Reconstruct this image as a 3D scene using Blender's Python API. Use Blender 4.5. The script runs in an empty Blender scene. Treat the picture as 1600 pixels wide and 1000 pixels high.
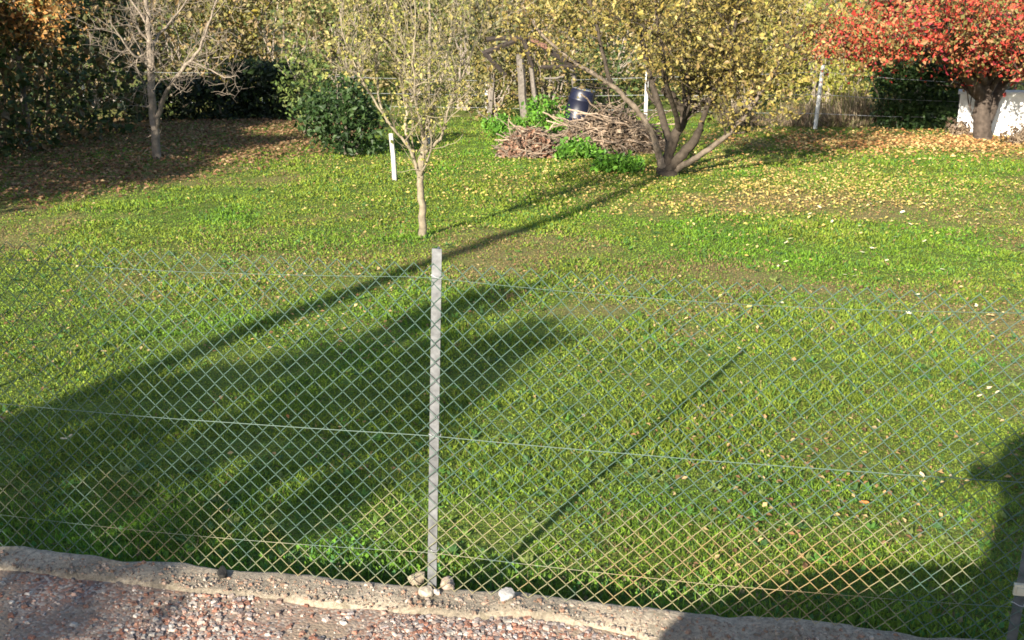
import bpy, math
import numpy as np
from mathutils import Vector

# ------------------------------------------------------------------ camera, sky, sun, exposure
scene = bpy.context.scene
COL = scene.collection
PITCH = math.radians(20.0)
CAM_Z = 2.5
cam_data = bpy.data.cameras.new('camera')
cam_data.sensor_width = 36.0
cam_data.lens = 45.0
cam_data.clip_start = 0.05
cam_data.clip_end = 2000.0
camera = bpy.data.objects.new('camera', cam_data)
camera.location = (0, 0, CAM_Z)
camera.rotation_euler = (math.radians(90) - PITCH, 0, 0)
COL.objects.link(camera)
scene.camera = camera

SUN_EL = math.radians(23.4)
SUN_AZ = math.radians(24.5)          # the light travels towards +y, turned this much towards +x
world = bpy.data.worlds.new('World')
scene.world = world
world.use_nodes = True
wn = world.node_tree
sky = wn.nodes.new('ShaderNodeTexSky')
sky.sky_type = 'NISHITA'
sky.sun_disc = False
sky.sun_elevation = SUN_EL
sky.sun_rotation = math.pi + SUN_AZ
wn.links.new(sky.outputs[0], wn.nodes['Background'].inputs[0])
wn.nodes['Background'].inputs[1].default_value = 0.085

sun_data = bpy.data.lights.new('sun', 'SUN')
sun_data.energy = 5.0
sun_data.angle = math.radians(0.5)
sun_data.color = (1.0, 0.92, 0.78)
sun = bpy.data.objects.new('sun', sun_data)
ldir = Vector((math.sin(SUN_AZ) * math.cos(SUN_EL), math.cos(SUN_AZ) * math.cos(SUN_EL), -math.sin(SUN_EL)))
sun.rotation_euler = ldir.to_track_quat('-Z', 'Y').to_euler()
sun.location = (-10, -20, 15)
COL.objects.link(sun)

vs = scene.view_settings
vs.view_transform = 'Standard'
vs.look = 'None'
vs.exposure = 1.6
vs.gamma = 1.0
vs.use_curve_mapping = False
scene.cycles.max_bounces = 6
scene.cycles.transparent_max_bounces = 8
scene.cycles.filter_width = 1.7
scene.cycles.caustics_reflective = False
scene.cycles.caustics_refractive = False

rng = np.random.default_rng(11)

# ------------------------------------------------------------------ helpers
_CP, _SP = math.cos(PITCH), math.sin(PITCH)


def at(px, py, Y):
    """world point seen at photo pixel (px, py) at the distance Y in front of the camera"""
    u, v = (px - 800) / 2000.0, (500 - py) / 2000.0
    d = np.array([u, _CP + v * _SP, -_SP + v * _CP])
    return np.array([0, 0, CAM_Z]) + d * (Y / d[1])


_T = np.random.default_rng(5).random((257, 257))
_T[256, :] = _T[0, :]
_T[:, 256] = _T[:, 0]


def vnoise(x, y):
    x = np.asarray(x, float)
    y = np.asarray(y, float)
    xi, yi = np.floor(x).astype(int), np.floor(y).astype(int)
    fx, fy = x - xi, y - yi
    fx, fy = fx * fx * (3 - 2 * fx), fy * fy * (3 - 2 * fy)
    xi, yi = xi % 256, yi % 256
    a, b = _T[xi, yi], _T[xi + 1, yi]
    c, d = _T[xi, yi + 1], _T[xi + 1, yi + 1]
    return (a * (1 - fx) + b * fx) * (1 - fy) + (c * (1 - fx) + d * fx) * fy


def fbm(x, y, o=4):
    s, a, n = 0, 0.5, 0
    for i in range(o):
        s = s + a * vnoise(x * 2 ** i + 17.3 * i, y * 2 ** i + 9.1 * i)
        n += a
        a *= 0.5
    return s / n


FENCE_SLOPE = -0.18


def fence_y(x):
    return 4.03 + FENCE_SLOPE * (np.asarray(x) + 0.29)


def ground_z(x, y):
    x = np.asarray(x, float)
    y = np.asarray(y, float)
    z = 0.242 - 0.1104 * np.minimum(y, 28.0) - 0.045 * np.clip(y - 28.0, 0, 60)
    d = np.clip(y - fence_y(x), 0, None)
    z = z + 0.045 * np.exp(-d / 0.5)
    z = z + (fbm(x * 0.35 + 40, y * 0.35, 3) - 0.5) * 0.09 + (fbm(x * 1.7, y * 1.7 + 30, 3) - 0.5) * 0.035
    return z


class Buf:
    """collects polygons with a colour per vertex and links them as ONE mesh object"""

    def __init__(self):
        self.v, self.f, self.c, self.n = [], [], [], 0

    def add(self, verts, faces, col=(1, 1, 1)):
        verts = np.asarray(verts, np.float32).reshape(-1, 3)
        faces = np.asarray(faces, np.int64)
        col = np.asarray(col, np.float32)
        if col.ndim == 1:
            col = np.tile(col, (len(verts), 1))
        self.v.append(verts)
        self.c.append(col)
        self.f.append(faces + self.n)
        self.n += len(verts)

    def box(self, lo, hi, col=(1, 1, 1), tf=None):
        x0, y0, z0 = lo
        x1, y1, z1 = hi
        v = np.array([[x0, y0, z0], [x1, y0, z0], [x1, y1, z0], [x0, y1, z0], [x0, y0, z1], [x1, y0, z1], [x1, y1, z1], [x0, y1, z1]], float)
        if tf is not None:
            v = tf(v)
        self.add(v, [[0, 3, 2, 1], [4, 5, 6, 7], [0, 1, 5, 4], [1, 2, 6, 5], [2, 3, 7, 6], [3, 0, 4, 7]], col)

    def tube(self, pts, rad, n=6, col=(1, 1, 1), cap=True):
        pts = np.asarray(pts, float)
        m = len(pts)
        rad = np.broadcast_to(np.asarray(rad, float), (m,))
        t = np.gradient(pts, axis=0)
        t /= np.linalg.norm(t, axis=1)[:, None] + 1e-12
        ref = np.array([0, 0, 1.0]) if abs(t[:, 2]).mean() < 0.9 else np.array([0, 1.0, 0])
        a = np.cross(t, ref)
        a /= np.linalg.norm(a, axis=1)[:, None] + 1e-12
        b = np.cross(t, a)
        ang = np.arange(n) * 2 * math.pi / n
        ring = (np.cos(ang)[None, :, None] * a[:, None, :] + np.sin(ang)[None, :, None] * b[:, None, :]) * rad[:, None, None] + pts[:, None, :]
        i = np.arange(m - 1)[:, None] * n
        j = np.arange(n)[None, :]
        k = (j + 1) % n
        f = np.stack([i + j, i + k, i + n + k, i + n + j], -1).reshape(-1, 4)
        v = ring.reshape(-1, 3)
        col = np.asarray(col, float)
        if col.ndim == 2:
            col = np.repeat(col, n, axis=0)
        self.add(v, f, col)
        if cap and n >= 4:
            for base in (0, (m - 1) * n):
                if n == 4:
                    ff = [[base, base + 1, base + 2, base + 3]]
                elif n == 6:
                    ff = [[base, base + 1, base + 2, base + 3], [base, base + 3, base + 4, base + 5]]
                else:
                    ff = [[base, base + q, base + q + 1, base + q + 2] for q in range(1, n - 2, 2)]
                self.add(np.zeros((0, 3)), np.zeros((0, 4), int), np.zeros((0, 3)))
                self.f.append(np.asarray(ff))

    def kites(self, c, d, s, nrm, col, fold=0.0):
        """leaf shaped quads: centre c, half length vector d, half width vector s, lift vector nrm"""
        n = len(c)
        v = np.empty((n, 4, 3), np.float32)
        v[:, 0] = c - d
        v[:, 1] = c - s + nrm * fold - d * 0.08
        v[:, 2] = c + d
        v[:, 3] = c + s + nrm * fold - d * 0.08
        f = np.arange(n * 4).reshape(n, 4)
        self.add(v.reshape(-1, 3), f, np.repeat(np.asarray(col, np.float32), 4, axis=0))

    def build(self, name, mat, parent=None, smooth=False, kind=None, local=None):
        v = np.concatenate(self.v) if self.v else np.zeros((0, 3), np.float32)
        c = np.concatenate(self.c)
        if local is not None:
            v = v - np.asarray(local, np.float32)
        f = np.concatenate(self.f)
        me = bpy.data.meshes.new(name)
        me.vertices.add(len(v))
        me.vertices.foreach_set('co', v.astype(np.float32).ravel())
        me.loops.add(f.size)
        me.loops.foreach_set('vertex_index', f.astype(np.int32).ravel())
        me.polygons.add(len(f))
        me.polygons.foreach_set('loop_start', (np.arange(len(f)) * 4).astype(np.int32))
        me.polygons.foreach_set('use_smooth', np.full(len(f), smooth))
        ca = me.attributes.new('tint', 'FLOAT_COLOR', 'POINT')
        ca.data.foreach_set('color', np.concatenate([c, np.ones((len(c), 1), np.float32)], 1).astype(np.float32).ravel())
        me.update(calc_edges=True)
        me.materials.append(mat)
        o = bpy.data.objects.new(name, me)
        COL.objects.link(o)
        if parent is not None:
            o.parent = parent
        if kind:
            o['kind'] = kind
        return o


def tag(o, label, cat, group=None, kind=None):
    o['label'] = label
    o['category'] = cat
    if group:
        o['group'] = group
    if kind:
        o['kind'] = kind
    return o


def thing(name, label, cat, loc, group=None, rz=0.0):
    o = bpy.data.objects.new(name, None)
    o.empty_display_size = 0.1
    o.location = tuple(float(q) for q in loc)
    o.rotation_euler = (0, 0, rz)
    COL.objects.link(o)
    return tag(o, label, cat, group)


def unit(v):
    return v / (np.linalg.norm(v, axis=-1, keepdims=True) + 1e-9)


# ------------------------------------------------------------------ materials
def new_mat(name):
    m = bpy.data.materials.new(name)
    m.use_nodes = True
    nt = m.node_tree
    return m, nt, nt.nodes['Principled BSDF'], nt.nodes['Material Output']


def tint_mat(name, rough=0.6, trans=0.0, spec=0.3, noise=0.0, scale=20.0, bump=0.0, metal=0.0):
    """colour from the mesh's own tint, with grain"""
    m, nt, b, out = new_mat(name)
    at_ = nt.nodes.new('ShaderNodeAttribute')
    at_.attribute_name = 'tint'
    col = at_.outputs['Color']
    if noise or bump:
        tc = nt.nodes.new('ShaderNodeTexCoord')
        nz = nt.nodes.new('ShaderNodeTexNoise')
        nz.inputs['Scale'].default_value = scale
        nz.inputs['Detail'].default_value = 6
        nt.links.new(tc.outputs['Object'], nz.inputs['Vector'])
    if noise:
        mr = nt.nodes.new('ShaderNodeMapRange')
        mr.inputs['From Min'].default_value = 0.25
        mr.inputs['From Max'].default_value = 0.75
        mr.inputs['To Min'].default_value = 1 - noise
        mr.inputs['To Max'].default_value = 1 + noise
        nt.links.new(nz.outputs['Fac'], mr.inputs['Value'])
        mx = nt.nodes.new('ShaderNodeMix')
        mx.data_type = 'RGBA'
        mx.blend_type = 'MULTIPLY'
        mx.inputs['Factor'].default_value = 1
        nt.links.new(col, mx.inputs[6])
        nt.links.new(mr.outputs['Result'], mx.inputs[7])
        col = mx.outputs[2]
    if bump:
        bp = nt.nodes.new('ShaderNodeBump')
        bp.inputs['Strength'].default_value = bump
        bp.inputs['Distance'].default_value = 0.02
        nt.links.new(nz.outputs['Fac'], bp.inputs['Height'])
        nt.links.new(bp.outputs['Normal'], b.inputs['Normal'])
    nt.links.new(col, b.inputs['Base Color'])
    b.inputs['Roughness'].default_value = rough
    b.inputs['Specular IOR Level'].default_value = spec
    b.inputs['Metallic'].default_value = metal
    if trans:
        tr = nt.nodes.new('ShaderNodeBsdfTranslucent')
        nt.links.new(col, tr.inputs['Color'])
        ms = nt.nodes.new('ShaderNodeMixShader')
        ms.inputs[0].default_value = trans
        nt.links.new(b.outputs[0], ms.inputs[1])
        nt.links.new(tr.outputs[0], ms.inputs[2])
        nt.links.new(ms.outputs[0], out.inputs['Surface'])
    return m


M_LEAF = tint_mat('leaf', rough=0.55, trans=0.3, spec=0.35)
M_GRASS = tint_mat('grass_blade', rough=0.6, trans=0.3, spec=0.25)
M_DRY = tint_mat('dry_leaf', rough=0.75, trans=0.15, spec=0.2)
M_BARK = tint_mat('bark', rough=0.85, noise=0.45, scale=14, bump=0.6, spec=0.15)
M_WOOD = tint_mat('weathered_wood', rough=0.85, noise=0.35, scale=25, bump=0.5, spec=0.15)
M_STONE = tint_mat('stone', rough=0.85, noise=0.3, scale=60, bump=0.4, spec=0.25)
M_PAINT = tint_mat('white_paint', rough=0.7, noise=0.15, scale=9, bump=0.2, spec=0.3)
M_GALV = tint_mat('galvanised_steel', rough=0.5, noise=0.38, scale=28, bump=0.15, spec=0.5, metal=0.35)
M_PLASTIC = tint_mat('plastic', rough=0.4, noise=0.15, scale=8, spec=0.5)
M_CAR = tint_mat('car_paint', rough=0.3, noise=0.03, spec=0.5)
M_TILE = tint_mat('terracotta', rough=0.85, noise=0.3, scale=15, bump=0.3)

# fence wire: plastic coat, weathered, with rusty patches
M_WIRE, nt, b, out = new_mat('fence_wire')
tc = nt.nodes.new('ShaderNodeTexCoord')
nz = nt.nodes.new('ShaderNodeTexNoise')
nz.inputs['Scale'].default_value = 1.15
nz.inputs['Detail'].default_value = 5
nz.inputs['Roughness'].default_value = 0.7
nt.links.new(tc.outputs['Object'], nz.inputs['Vector'])
sx = nt.nodes.new('ShaderNodeSeparateXYZ')
nt.links.new(tc.outputs['Object'], sx.inputs[0])
hm = nt.nodes.new('ShaderNodeMapRange')           # rust sits on the lower, wetter half of the mesh
hm.inputs['From Min'].default_value = 0.75
hm.inputs['From Max'].default_value = 0.30
hm.inputs['To Min'].default_value = -0.3
hm.inputs['To Max'].default_value = 0.10
nt.links.new(sx.outputs['Z'], hm.inputs['Value'])
ad = nt.nodes.new('ShaderNodeMath')
ad.operation = 'ADD'
nt.links.new(nz.outputs['Fac'], ad.inputs[0])
nt.links.new(hm.outputs[0], ad.inputs[1])
hx = nt.nodes.new('ShaderNodeMapRange')           # and mostly within a metre of the middle post
hx.inputs['From Min'].default_value = 1.1
hx.inputs['From Max'].default_value = 2.6
hx.inputs['To Min'].default_value = 0.0
hx.inputs['To Max'].default_value = -0.22
ab = nt.nodes.new('ShaderNodeMath')
ab.operation = 'ABSOLUTE'
nt.links.new(sx.outputs['X'], ab.inputs[0])
nt.links.new(ab.outputs[0], hx.inputs['Value'])
ad2 = nt.nodes.new('ShaderNodeMath')
ad2.operation = 'ADD'
nt.links.new(ad.outputs[0], ad2.inputs[0])
nt.links.new(hx.outputs[0], ad2.inputs[1])
ad = ad2
rp = nt.nodes.new('ShaderNodeValToRGB')
rp.color_ramp.elements[0].position = 0.52
rp.color_ramp.elements[0].color = (0.058, 0.100, 0.078, 1)
rp.color_ramp.elements[1].position = 0.70
rp.color_ramp.elements[1].color = (0.26, 0.18, 0.08, 1)
e = rp.color_ramp.elements.new(0.58)
e.color = (0.20, 0.19, 0.105, 1)
nt.links.new(ad.outputs[0], rp.inputs[0])
nt.links.new(rp.outputs[0], b.inputs['Base Color'])
b.inputs['Roughness'].default_value = 0.5

# lawn soil
M_LAWN = tint_mat('lawn_soil', rough=0.95, noise=0.5, scale=35, bump=1.0, spec=0.1)


# ------------------------------------------------------------------ the setting
FAR_N = np.array([1.0, 1.0, 1.0])


def blob(x, y, cx, cy, rx, ry, k=1.0):
    return k * np.exp(-(((x - cx) / rx) ** 2 + ((y - cy) / ry) ** 2))


def lawn_mix(x, y):
    """how lush / dry / mossy the sward is at (x, y)"""
    dry = fbm(x * 0.55 + 3, y * 0.42 + 8, 4) * .62 + fbm(x * 3.1 + 31, y * 2.4 + 8, 3) * .38
    dry = np.clip((dry - 0.50) * 4.5, 0, .8)
    dry = dry + blob(x, y, 1.7, 10.7, 0.9, 0.55, .8) + blob(x, y, 2.8, 10.0, 0.8, .4, .6) + blob(x, y, 5.2, 13.6, 1.6, 1.0, .7)
    dry = dry + blob(x, y, -2.0, 11.2, 1.6, 1.0, .55) + blob(x, y, 4.6, 8.6, 1.0, .8, .3) + blob(x, y, 3.6, 14.9, 2.2, .7, .5)
    dry = dry - blob(x, y, 4.2, 10.6, 1.2, .9, 1.1) - blob(x, y, 0.2, 19.5, 2.0, 3.0, 1.3) - blob(x, y, -3.0, 15.0, 1.7, .9, 1.0)
    dry = dry - blob(x, y, 2.6, 12.8, 1.3, .7, .8) - blob(x, y, -1.2, 5.6, 1.2, 1.2, .7) - blob(x, y, 1.0, 6.3, 1.2, 1.2, .4)
    dry = dry - blob(x, y, 6.0, 18.5, 2.0, 1.2, .8) - blob(x, y, -1.4, 8.0, 1.6, 1.0, .4)
    dry = np.clip(dry, 0, 1) * np.clip((y - 3.5) / 5.0, .15, 1)
    lush = np.clip((fbm(x * 0.9 + 70, y * 0.8, 3) - 0.42) * 3.0, 0, 1)
    fine = fbm(x * 6.0, y * 5.0 + 50, 2)
    return dry, lush, fine


C_LUSH = np.array([0.115, 0.222, 0.016])
C_BLUE = np.array([0.066, 0.148, 0.032])
C_YEL = np.array([0.172, 0.228, 0.024])
C_DRY = np.array([0.270, 0.205, 0.085])
C_BRN = np.array([0.130, 0.082, 0.036])


def lawn_colour(x, y, r, bright=1.0):
    dry, lush, fine = lawn_mix(x, y)
    n = len(x)
    c = C_YEL[None] * (1 - lush[:, None]) + C_LUSH[None] * lush[:, None]
    k = (r.random(n) < 0.22)[:, None]
    c = np.where(k, C_BLUE[None], c)
    isdry = r.random(n) < (0.04 + 0.7 * dry)
    q = r.random(n)[:, None]
    c = np.where(isdry[:, None], C_DRY * q + C_BRN * (1 - q), c)
    v = (0.68 + 0.64 * r.random(n)) * (0.7 + 0.6 * fine) * bright
    return c * v[:, None], isdry, dry


def sheet(name, xs, ds, zfun, mat, colfun=None, y_of=None):
    X, D = np.meshgrid(xs, ds, indexing='ij')
    Y = y_of(X, D)
    Z = zfun(X, Y)
    v = np.stack([X, Y, Z], -1).reshape(-1, 3)
    m = len(ds)
    i, j = np.meshgrid(np.arange(len(xs) - 1), np.arange(m - 1), indexing='ij')
    a = (i * m + j).ravel()
    f = np.stack([a, a + m, a + m + 1, a + 1], 1)
    bf = Buf()
    bf.add(v, f, colfun(v[:, 0], v[:, 1]) if colfun else (0.2, 0.2, 0.2))
    o = bf.build(name, mat, smooth=True)
    o['kind'] = 'structure'
    return o


xs = np.concatenate([np.linspace(-220, -14, 18)[:-1], np.linspace(-14, 14, 170), np.linspace(14, 220, 18)[1:]])
ds = np.concatenate([[0.0], np.linspace(0.06, 28, 170), np.geomspace(29, 420, 26)])


def soil_col(x, y):
    dry, lush, fine = lawn_mix(x, y)
    g = np.array([0.080, 0.125, 0.018])
    bcol = np.array([0.215, 0.170, 0.075])
    t = np.clip(0.12 + 0.65 * dry, 0, 1)[:, None]
    return g * (1 - t) + bcol * t


KERB_W = 0.14
sheet('lawn', xs, ds, ground_z, M_LAWN, soil_col, lambda X, D: fence_y(X) + 0.03 + D)

# gravel road verge (the road the camera stands over)
M_ROAD, nt, b, out = new_mat('gravel_road')
tc = nt.nodes.new('ShaderNodeTexCoord')
v1 = nt.nodes.new('ShaderNodeTexVoronoi')
v1.inputs['Scale'].default_value = 85
nt.links.new(tc.outputs['Object'], v1.inputs['Vector'])
rp = nt.nodes.new('ShaderNodeValToRGB')
rp.color_ramp.interpolation = 'CONSTANT'
cols = [(0.19, 0.11, 0.085), (0.27, 0.20, 0.16), (0.14, 0.11, 0.10), (0.24, 0.115, 0.075), (0.30, 0.26, 0.22), (0.11, 0.075, 0.06)]
while len(rp.color_ramp.elements) < len(cols):
    rp.color_ramp.elements.new(0.5)
for k, cc in enumerate(cols):
    rp.color_ramp.elements[k].position = k / len(cols)
    rp.color_ramp.elements[k].color = (*cc, 1)
sp = nt.nodes.new('ShaderNodeSeparateColor')
nt.links.new(v1.outputs['Color'], sp.inputs[0])
nt.links.new(sp.outputs[0], rp.inputs[0])
n2 = nt.nodes.new('ShaderNodeTexNoise')
n2.inputs['Scale'].default_value = 2.2
n2.inputs['Detail'].default_value = 6
nt.links.new(tc.outputs['Object'], n2.inputs['Vector'])
mrr = nt.nodes.new('ShaderNodeMapRange')
mrr.inputs['From Min'].default_value = 0.42
mrr.inputs['From Max'].default_value = 0.62
nt.links.new(n2.outputs['Fac'], mrr.inputs['Value'])
mx = nt.nodes.new('ShaderNodeMix')
mx.data_type = 'RGBA'
mx.inputs[7].default_value = (0.22, 0.165, 0.115, 1)
nt.links.new(mrr.outputs[0], mx.inputs['Factor'])
nt.links.new(rp.outputs[0], mx.inputs[6])
nt.links.new(mx.outputs[2], b.inputs['Base Color'])
b.inputs['Roughness'].default_value = 0.9
bp = nt.nodes.new('ShaderNodeBump')
bp.inputs['Strength'].default_value = 0.5
bp.inputs['Distance'].default_value = 0.006
nt.links.new(v1.outputs['Distance'], bp.inputs['Height'])
bp.invert = True
nt.links.new(bp.outputs['Normal'], b.inputs['Normal'])


def kerb_front(x):
    x = np.asarray(x, float)
    return fence_y(x) - KERB_W + 0.05 * (fbm(x * 1.6 + 5, x * 0 + 2, 5) - 0.5) * 2 + 0.03 * (vnoise(x * 6, x * 0) - .5)


def road_z(x, y):
    x = np.asarray(x, float)
    y = np.asarray(y, float)
    d = np.clip(fence_y(x) - y, 0, 30)
    return (fbm(x * 1.2, y * 1.2 + 80, 4) - 0.5) * 0.05 * np.exp(-d / 3) - 0.036 + 0.012 * np.exp(-d / 0.4)


rx = np.concatenate([np.linspace(-150, -6, 14)[:-1], np.linspace(-6, 6, 160), np.linspace(6, 150, 14)[1:]])
rd = np.concatenate([-np.geomspace(60, 3.0, 22), np.linspace(-2.9, -0.1, 50)])
road = sheet('gravel_road', rx, rd, road_z, M_ROAD, None, lambda X, D: fence_y(X) + D)

# concrete kerb strip under the fence
M_KERB, nt, b, out = new_mat('old_concrete')
tc = nt.nodes.new('ShaderNodeTexCoord')
n1 = nt.nodes.new('ShaderNodeTexNoise')
n1.inputs['Scale'].default_value = 70
n1.inputs['Detail'].default_value = 8
n1.inputs['Roughness'].default_value = 0.7
nt.links.new(tc.outputs['Object'], n1.inputs['Vector'])
rp = nt.nodes.new('ShaderNodeValToRGB')
rp.color_ramp.elements[0].position = 0.30
rp.color_ramp.elements[0].color = (0.14, 0.115, 0.085, 1)
rp.color_ramp.elements[1].position = 0.68
rp.color_ramp.elements[1].color = (0.42, 0.35, 0.26, 1)
nt.links.new(n1.outputs['Fac'], rp.inputs[0])
n2 = nt.nodes.new('ShaderNodeTexNoise')
n2.inputs['Scale'].default_value = 3.0
n2.inputs['Detail'].default_value = 6
nt.links.new(tc.outputs['Object'], n2.inputs['Vector'])
mr = nt.nodes.new('ShaderNodeMapRange')
mr.inputs['From Min'].default_value = 0.3
mr.inputs['From Max'].default_value = 0.7
mr.inputs['To Min'].default_value = 0.55
mr.inputs['To Max'].default_value = 1.2
nt.links.new(n2.outputs['Fac'], mr.inputs['Value'])
mx = nt.nodes.new('ShaderNodeMix')
mx.data_type = 'RGBA'
mx.blend_type = 'MULTIPLY'
mx.inputs['Factor'].default_value = 1
nt.links.new(rp.outputs[0], mx.inputs[6])
nt.links.new(mr.outputs[0], mx.inputs[7])
dn = nt.nodes.new('ShaderNodeMix')
dn.data_type = 'RGBA'
dn.blend_type = 'ADD'
dn.inputs['Factor'].default_value = 0.25
nt.links.new(tc.outputs['Object'], dn.inputs[6])
nt.links.new(n2.outputs['Color'], dn.inputs[7])
vc = nt.nodes.new('ShaderNodeTexVoronoi')
vc.feature = 'DISTANCE_TO_EDGE'
vc.inputs['Scale'].default_value = 2.6
nt.links.new(dn.outputs[2], vc.inputs['Vector'])
cr = nt.nodes.new('ShaderNodeMapRange')            # cracks
cr.inputs['From Min'].default_value = 0.004
cr.inputs['From Max'].default_value = 0.010
cr.inputs['To Min'].default_value = 0.65
cr.inputs['To Max'].default_value = 1.0
nt.links.new(vc.outputs['Distance'], cr.inputs['Value'])
mc = nt.nodes.new('ShaderNodeMix')
mc.data_type = 'RGBA'
mc.blend_type = 'MULTIPLY'
mc.inputs['Factor'].default_value = 1
nt.links.new(mx.outputs[2], mc.inputs[6])
nt.links.new(cr.outputs[0], mc.inputs[7])
n3 = nt.nodes.new('ShaderNodeTexNoise')
n3.inputs['Scale'].default_value = 9.0
n3.inputs['Detail'].default_value = 7
n3.inputs['Roughness'].default_value = 0.75
nt.links.new(tc.outputs['Object'], n3.inputs['Vector'])
mo = nt.nodes.new('ShaderNodeMapRange')            # moss and soil stains
mo.inputs['From Min'].default_value = 0.54
mo.inputs['From Max'].default_value = 0.70
mo.inputs['To Max'].default_value = 0.75
nt.links.new(n3.outputs['Fac'], mo.inputs['Value'])
ms_ = nt.nodes.new('ShaderNodeMix')
ms_.data_type = 'RGBA'
ms_.inputs[7].default_value = (0.10, 0.085, 0.045, 1)
nt.links.new(mo.outputs[0], ms_.inputs['Factor'])
nt.links.new(mc.outputs[2], ms_.inputs[6])
nt.links.new(ms_.outputs[2], b.inputs['Base Color'])
b.inputs['Roughness'].default_value = 0.92
bp = nt.nodes.new('ShaderNodeBump')
bp.inputs['Strength'].default_value = 0.8
bp.inputs['Distance'].default_value = 0.012
nt.links.new(n1.outputs['Fac'], bp.inputs['Height'])
nt.links.new(bp.outputs['Normal'], b.inputs['Normal'])

kx = np.concatenate([np.linspace(-40, -6, 40)[:-1], np.linspace(-6, 6, 420), np.linspace(6, 40, 40)[1:]])
prof_t = np.array([0.0, 0.0, 0.012, 0.05, 0.12, 0.25, 0.4, 0.55, 0.7, 0.82, 0.93, 0.985, 1.0, 1.0])
prof_z = np.array([-0.6, 0.010, 0.026, 0.034, 0.036, 0.036, 0.035, 0.035, 0.034, 0.032, 0.026, 0.012, -0.01, -0.10]) - 0.042
V = np.empty((len(kx), len(prof_t), 3))
back = fence_y(kx) + 0.022 + 0.022 * (fbm(kx * 2.1 + 9, kx * 0 + 6, 4) - .5) * 2
front = kerb_front(kx)
V[:, :, 0] = kx[:, None]
V[:, :, 1] = back[:, None] + (front - back)[:, None] * prof_t[None]
wob = (fbm(V[:, :, 0] * 7, V[:, :, 1] * 7, 4) - .5) * 0.042 + (fbm(V[:, :, 0] * 1.3, V[:, :, 1] * 1.3 + 4, 2) - .5) * 0.03
wob[:, 0] = 0
V[:, :, 2] = prof_z[None] + wob
m = len(prof_t)
i, j = np.meshgrid(np.arange(len(kx) - 1), np.arange(m - 1), indexing='ij')
a = (i * m + j).ravel()
kb = Buf()
kb.add(V.reshape(-1, 3), np.stack([a, a + 1, a + m + 1, a + m], 1))
kerb = kb.build('concrete_kerb', M_KERB, smooth=True)
kerb['kind'] = 'structure'


def kerb_top(x, y):
    return float((fbm(x * 7, y * 7, 4) - .5) * 0.042 + (fbm(x * 1.3, y * 1.3 + 4, 2) - .5) * 0.03)


# ------------------------------------------------------------------ grass and litter
def scatter(n, y0, y1, power, margin, r):
    """points on the lawn, denser near the camera"""
    u = r.random(n)
    p = 1 - power
    y = (y0 ** p + u * (y1 ** p - y0 ** p)) ** (1 / p) if abs(p) > 1e-3 else y0 * (y1 / y0) ** u
    hw = 0.43 * y + margin
    x = (r.random(n) * 2 - 1) * hw
    return x, y


r = np.random.default_rng(21)
gb = Buf()
N = 800000
x, y = scatter(N, 3.2, 27.5, 0.85, 1.3, r)
ok = y > fence_y(x) + 0.08
x, y = x[ok], y[ok]
dry, lush, fine = lawn_mix(x, y)
lit_side = (x + 5.5) * math.cos(SUN_AZ) - (y - 14.6) * math.sin(SUN_AZ)      # under the left hedge the turf is thin
thin = np.clip(-lit_side / 1.2, 0, 1) * .75 + .5 * ((y > 20.4) & (x > 5.2))
keep = r.random(len(x)) < (1.0 - thin) * (1.0 - 0.40 * dry * (fbm(x * 2.3, y * 2.3, 2) > 0.5))
x, y = x[keep], y[keep]
c, isdry, dry = lawn_colour(x, y, r)
n = len(x)
z = ground_z(x, y)
far = np.clip(y / 6.0, 0.8, 3.2)
hgt = (0.009 + 0.017 * r.random(n) ** 1.5) * (0.35 + 2.6 * np.clip(fbm(x * 2.2 + 20, y * 2.2, 4) - .28, 0, 1)) * (1 - 0.45 * dry) * (0.85 + 0.18 * far)
lean = np.clip(np.abs(r.normal(0, 0.8, n)) + 0.30, 0, 1.45)
az = r.random(n) * 2 * math.pi
d = np.stack([np.cos(az) * np.sin(lean), np.sin(az) * np.sin(lean), np.cos(lean)], 1)
d = unit(d)
sv = unit(np.cross(d, r.normal(0, 1, (n, 3)) + np.array([0, 0, .3])))
broad = r.random(n) < 0.45                              # clover and plantain among the blades
wid = np.where(broad, 0.0058, 0.0022) * far * (0.7 + 0.6 * r.random(n))
length = np.where(broad, hgt * 0.45, hgt)
cen = np.stack([x, y, z], 1) + d * (length * np.where(broad, 1.6, 0.95))[:, None]
nr = np.cross(d, sv)
gb.kites(cen, d * length[:, None] * 0.95, sv * wid[:, None], nr * wid[:, None], c, 0.35)
grass = gb.build('grass', M_GRASS)
tag(grass, 'short green lawn grass with clover behind the wire fence', 'grass', kind='stuff')

# broad-leaved weeds: rosettes and clover patches
r = np.random.default_rng(27)
gb = Buf()
n = 2600
x, y = scatter(n, 3.6, 16, 1.0, .6, r)
k = (y > fence_y(x) + .1) & (fbm(x * 1.6 + 5, y * 1.6, 3) > .42 + .15 * r.random(n))
x, y = x[k], y[k]
m_ = 9
n = len(x) * m_
cx, cy = np.repeat(x, m_), np.repeat(y, m_)
az = r.random(n) * 2 * math.pi
sz = np.repeat(r.uniform(.010, .026, len(x)), m_) * r.uniform(.6, 1.2, n)
tilt = r.uniform(.1, .7, n)
d = np.stack([np.cos(az) * np.cos(tilt), np.sin(az) * np.cos(tilt), np.sin(tilt)], 1)
sv = unit(np.cross(d, np.array([0, 0, 1.0])[None] + r.normal(0, .25, (n, 3))))
cen = np.stack([cx, cy, ground_z(cx, cy) + .012], 1) + d * (sz * 1.1)[:, None]
base_c = np.repeat(np.array([(.085, .19, .03), (.12, .20, .035), (.065, .135, .04), (.16, .20, .05)])[r.integers(0, 4, len(x))], m_, 0)
gb.kites(cen, d * sz[:, None], sv * (sz * .42)[:, None], np.cross(d, sv) * sz[:, None], base_c * r.uniform(.7, 1.25, n)[:, None], .15)
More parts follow.
